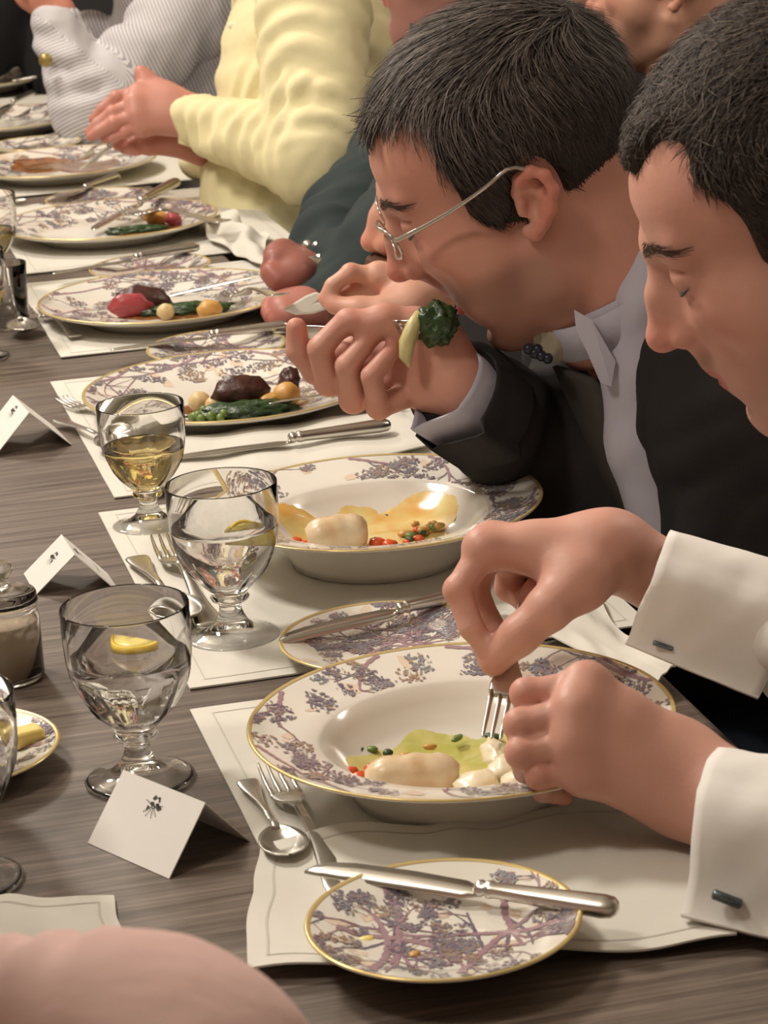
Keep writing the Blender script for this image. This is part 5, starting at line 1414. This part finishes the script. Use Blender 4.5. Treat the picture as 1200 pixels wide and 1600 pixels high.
w5b, f5b, fi5b, th5b = hand_px(3.48, (262, 210, .01), (318, 232, .03),
    [[(222, 202, .01), (196, 204, .004), (180, 216, .004), (186, 226, .01)], [(222, 212, .0), (198, 216, -.006), (184, 226, -.002), (192, 232, .006)], [(226, 220, -.006), (206, 226, -.012), (194, 232, -.004), (202, 236, .004)], [(234, 226, -.008), (218, 232, -.012), (210, 236, -.004), (216, 238, .002)]],
    [(250, 200, .018), (232, 192, .022), (216, 192, .022), (202, 196, .02)])
h5b, h5bc = hand_part(w5b, f5b, fi5b, th5b, (194, 130, 114), .95, .003)
pel5 = tp(1.74, -.17, .555); s5, e5 = np.array(at(486, 10, 3.36)), np.array(at(494, 244, 3.27)); s5b, e5b = np.array(at(430, 0, 3.70)), np.array(at(420, 240, 3.76))
cu5 = np.array(at(304, 188, 3.435)); ab = np.array(at(442, 300, 3.52)); ch5 = np.array(at(486, 90, 3.54))
inn = inner_body([([nk5, ch5, ab, pel5], [.05, .08, .09, .10]), ([s5, e5, f5], [.035, .026, .018]), ([s5b, e5b, f5b], [.035, .026, .018])])
np_mesh('body', [part, h5, h5b, inn], M['skin'], p5, [col, h5c, h5bc, skin_color(inn[0], T5, [])])
sh5 = garment('shirt', [([nk5 + [0, 0, -.04], ch5, ab, at(450, 356, 3.50), pel5], [.07, .124, .108, .100, .12]), ([s5, e5], [.074, .060]), ([e5, cu5], [.060, .036]), ([s5b, e5b, at(325, 235, 3.62)], [.06, .055, .042])], M['yellow_shirt'], p5, .006, big=.0035, seed=2, k=.012,
        folds=[(cu5, e5, dict(amp=.0045, freq=8, seed=1, skew=.7, ends=(.05, 1.0))), (e5, s5, dict(amp=.0045, freq=5, seed=4, skew=2.0, ends=(.0, 1.0), rmax=.10)), (ab, ch5, dict(amp=.005, freq=3, seed=6, rmax=.2))])
cuff(sh5, (290, 148), (278, 224), 3.44, (55, 14), .05, .036, M['yellow_shirt'], .0, 3.44, 1.08, split=.5, tail=.004, wav=.002)
M['pearl'] = mat('pearl_button', (240, 236, 220), .25)
bt_ = blob('cuff_button', at(346, 276, 3.458), (.006, .006, .003), M['pearl'], sh5, amp=.0, sub=2)
for i, y in enumerate((40, 95, 150)): blob('button', at(362 + i * 2, y, 3.482), (.005, .003, .005), M['pearl'], sh5, amp=0, sub=2)
legs(p5, pel5, TOV, 0, 'denim'); chair(pel5, TOV, 'dark dining chair under the person in yellow')
cutlery('fork', onp(122, 256, .022), at(196, 212, 3.56), 'silver fork pointing down from the clasped hands', GF, scale=.9)
cutlery('knife', onp(128, 266, .020), at(206, 208, 3.55), 'silver knife pointing down from the clasped hands', GK, scale=.85)

# --- person in the grey striped shirt, elbow on the table
T6 = (206, 150, 128)
d6 = np.array(at(120, -150, 4.15)); H6 = head_matrix(1.6, -.15, 0, d6)
p6 = person('person in grey striped shirt resting an elbow on the table', tp(2.3, -.32)[:2]); PEOPLE.append(p6)
nk6 = np.array(at(235, -70, 4.2))
part, col = make_head(H6, nk6, dict(tone=T6, t=.007, flow=lambda p: combed(p), strands=700, h=.004, seed=9), p6)
w6, f6, fi6, th6 = hand_px(4.06, (86, 22, .0), (98, 60, .0),
    [[(62, 2, .0), (40, -12, .0), (30, -24, .01), (24, -36, .02)], [(66, -4, -.01), (48, -24, -.01), (40, -36, .0), (34, -48, .01)], [(74, -8, -.016), (60, -30, -.016), (52, -44, -.01), (46, -54, .0)], [(82, -10, -.02), (74, -30, -.02), (66, -42, -.016), (60, -50, -.01)]],
    [(76, 12, .014), (56, 8, .02), (40, 0, .022), (28, -8, .022)])
h6, h6c = hand_part(w6, f6, fi6, th6, (208, 140, 118), 1.08, .0035)
pel6 = tp(2.32, -.22, .555); e6 = np.array(at(138, 178, 4.06)); s6 = np.array(at(292, 20, 4.12)); cu6 = np.array(at(88, 40, 4.06)); s6b, e6b = s6 + [-.02, .34, 0], np.array(at(200, 120, 4.4))
inn = inner_body([([nk6, at(290, 60, 4.3), at(290, 200, 4.3), pel6], [.045, .05, .05, .06]), ([s6, e6, f6], [.035, .026, .02]), ([s6b, e6b], [.035, .026])])
np_mesh('body', [part, h6, inn], M['skin'], p6, [col, h6c, skin_color(inn[0], T6, [])])
def stripe_coord(V):
    """distance along the weave as a colour, in units of 26 stripes"""
    ax = (cu6 - e6) / np.linalg.norm(cu6 - e6); t = (V - e6) @ ax; x, y, _ = frame(ax); r = V - e6 - np.outer(t, ax)
    u = np.arctan2(r @ y, r @ x) / (2 * PI) + .5; far = (V - e6) @ ((s6 - e6) / np.linalg.norm(s6 - e6))
    w = sstep(far, .05, .09); c = t * 7.0 * (1 - w) + w * (V[:, 0] * 6.5 + V[:, 2] * 2.5)
    return np.stack([c % 1.0 if False else c, c, c], 1)
sh6 = garment('shirt', [([nk6 + [0, 0, -.04], np.array(at(290, 60, 4.3)), np.array(at(290, 200, 4.3)), pel6], [.07, .12, .115, .12]), ([s6, e6], [.074, .054]), ([e6, cu6], [.052, .042]), ([s6b, e6b, at(140, 60, 4.3)], [.07, .055, .045])], M['striped'], p6, .007, big=.004, k=.02,
        folds=[(e6, s6, dict(amp=.006, freq=3, seed=3)), (e6, cu6, dict(amp=.004, freq=3, seed=7))], colors=stripe_coord)
blob('cuff_button', at(71, 94, 4.00), (.011, .006, .011), mat('brass_button', (168, 148, 92), .35, metal=.6), sh6, amp=0, sub=2)
legs(p6, pel6, TOV, 0); chair(pel6, TOV, 'dark dining chair under the person in stripes')

# --- guest in dark clothes at the far left corner
p7 = person('guest in black clothes at the far end on the left', tp(2.95, -.30)[:2]); PEOPLE.append(p7)
d7 = np.array(at(20, -230, 4.75)); H7 = head_matrix(1.7, -.1, 0, d7); nk7 = np.array(at(30, -120, 4.8)); pel7 = tp(2.95, -.25, .555)
part, col = make_head(H7, nk7, dict(tone=T6, t=.007, flow=lambda p: combed(p), strands=500, h=.0045), p7)
e7 = np.array(at(-30, 70, 4.7))
inn = inner_body([([nk7, (nk7 + pel7) / 2, pel7], [.05, .09, .10]), ([nk7 + [-.03, -.15, -.08], e7], [.04, .03])])
np_mesh('body', [part, inn], M['skin'], p7, [col, skin_color(inn[0], T6, [])])
garment('jacket', [([nk7 + [0, 0, -.04], (nk7 + pel7) / 2, pel7], [.08, .16, .15]), ([nk7 + [0, -.17, -.08], e7, at(-90, 60, 4.6)], [.075, .06, .045]), ([nk7 + [0, .17, -.08], e7 + [0, .35, 0]], [.07, .055])], M['black_cloth'], p7, .009, big=.004)
legs(p7, pel7, TOV, 0); chair(pel7, TOV, 'dark dining chair under the guest in black')

# --- two guests of the next table behind
def back_guest(label, hp, z, yaw, tone, cloth, o, seed, toward, coll=None):
    d = np.array(at(*hp, z)); Hx = head_matrix(yaw, -.06, 0, d); p = person(label, d[:2]); PEOPLE.append(p)
    fwd = np.array([-math.sin(yaw), math.cos(yaw), 0]); sd = np.array([math.cos(yaw), math.sin(yaw), 0])
    nk = d - fwd * .035 + np.array([0, 0, -.165]); pel = nk - fwd * .04; pel[2] = .545
    part, col = make_head(Hx, nk, dict(dict(tone=tone, t=.004, ts=.003, flow=lambda q: combed(q, (0, -.4, -.6), (0, -.2, -1)), strands=2500, len=.008, h=.0024, seed=seed), **o), p)
    inn = inner_body([([nk, (nk + pel) / 2, pel], [.05, .10, .12]), ([nk + sd * .17 - [0, 0, .07], nk + sd * .22 - [0, 0, .34]], [.04, .03]), ([nk - sd * .17 - [0, 0, .07], nk - sd * .22 - [0, 0, .34]], [.04, .03])])
    np_mesh('body', [part, inn], M['skin'], p, [col, skin_color(inn[0], tone, [])])
    garment('jacket', [([nk - [0, 0, .04], (nk + pel) / 2, pel], [.085, .14, .15]), ([nk + sd * .17 - [0, 0, .07], nk + sd * .24 - [0, 0, .34], nk + sd * .14 + fwd * .22 - [0, 0, .36]], [.07, .055, .042]), ([nk - sd * .17 - [0, 0, .07], nk - sd * .24 - [0, 0, .34], nk - sd * .14 + fwd * .22 - [0, 0, .36]], [.07, .055, .042]), ([nk + sd * .15 - [0, 0, .07], nk - sd * .15 - [0, 0, .07]], [.065, .065])], M[cloth], p, .009, big=.004)
    neck_collar(p, nk + [0, 0, .012], (0, 0, -1), .064, .03, M['white_shirt'])
    legs(p, pel, fwd[:2], 0); chair(pel, fwd[:2], 'dark dining chair under the ' + coll)
back_guest('clean-shaven guest with ear and neck showing behind the two men on the right', (1056, -24), 3.5, 1.35, (212, 160, 136), 'jacket', dict(stubble=.15, hair=(92, 74, 64), hair2=(130, 108, 92)), 3, None, 'guest showing an ear')
back_guest('guest whose cheek shows above the hair of the man with glasses', (915, -74), 4.3, 1.3, (206, 150, 126), 'jacket', dict(stubble=.3), 4, None, 'guest showing a cheek')

# --- guest in pink at the head of the table, shoulder in front
p8 = person('guest in dusty pink top seated at the near end', (-.22, .58)); PEOPLE.append(p8)
nk8 = np.array(at(-650, 1560, .80)); d8 = nk8 + [-.01, .07, .15]; H8 = head_matrix(.15, -.25, 0, d8)
part, col = make_head(H8, nk8, dict(tone=T6, t=.010, ts=.01, flow=lambda p: combed(p), strands=900, h=.0035), p8)
sR8 = np.array(at(190, 1800, .83)); sM8 = np.array(at(-210, 1838, .85)); sL8 = nk8 + [-.18, .0, -.09]; eR8 = np.array([.03, .72, .74]); eL8 = sL8 + [-.06, .06, -.22]; pel8 = np.array([-.21, .52, .545])
inn = inner_body([([nk8, (nk8 + pel8) / 2, pel8], [.045, .08, .11]), ([sR8, eR8], [.035, .03]), ([sL8, eL8], [.035, .03])])
np_mesh('body', [part, inn], M['skin'], p8, [col, skin_color(inn[0], T6, [])])
garment('blouse', [([nk8 - [0, 0, .05], (nk8 + pel8) / 2, pel8], [.07, .13, .14]), ([sM8, sR8, eR8, eR8 + [-.04, .10, -.10]], [.075, .064, .05, .04]), ([nk8 - [0, 0, .07], sM8], [.07, .075]), ([sL8, eL8], [.065, .05]), ([sL8, nk8 - [0, 0, .07]], [.065, .07])], M['pink_shirt'], p8, .006, big=.0012, folds=[(sM8, sR8, dict(amp=.0018, freq=5, seed=2, rmax=.14))])
legs(p8, pel8, (0, 1), 0); chair(pel8, (0, 1), 'dark dining chair under the guest in pink')

# ------------------------------------------------------------------ keep world placement of everything worn or grown
for p in PEOPLE:
    for c in p.children: c.matrix_parent_inverse = Matrix.Translation(-Vector(p.location))
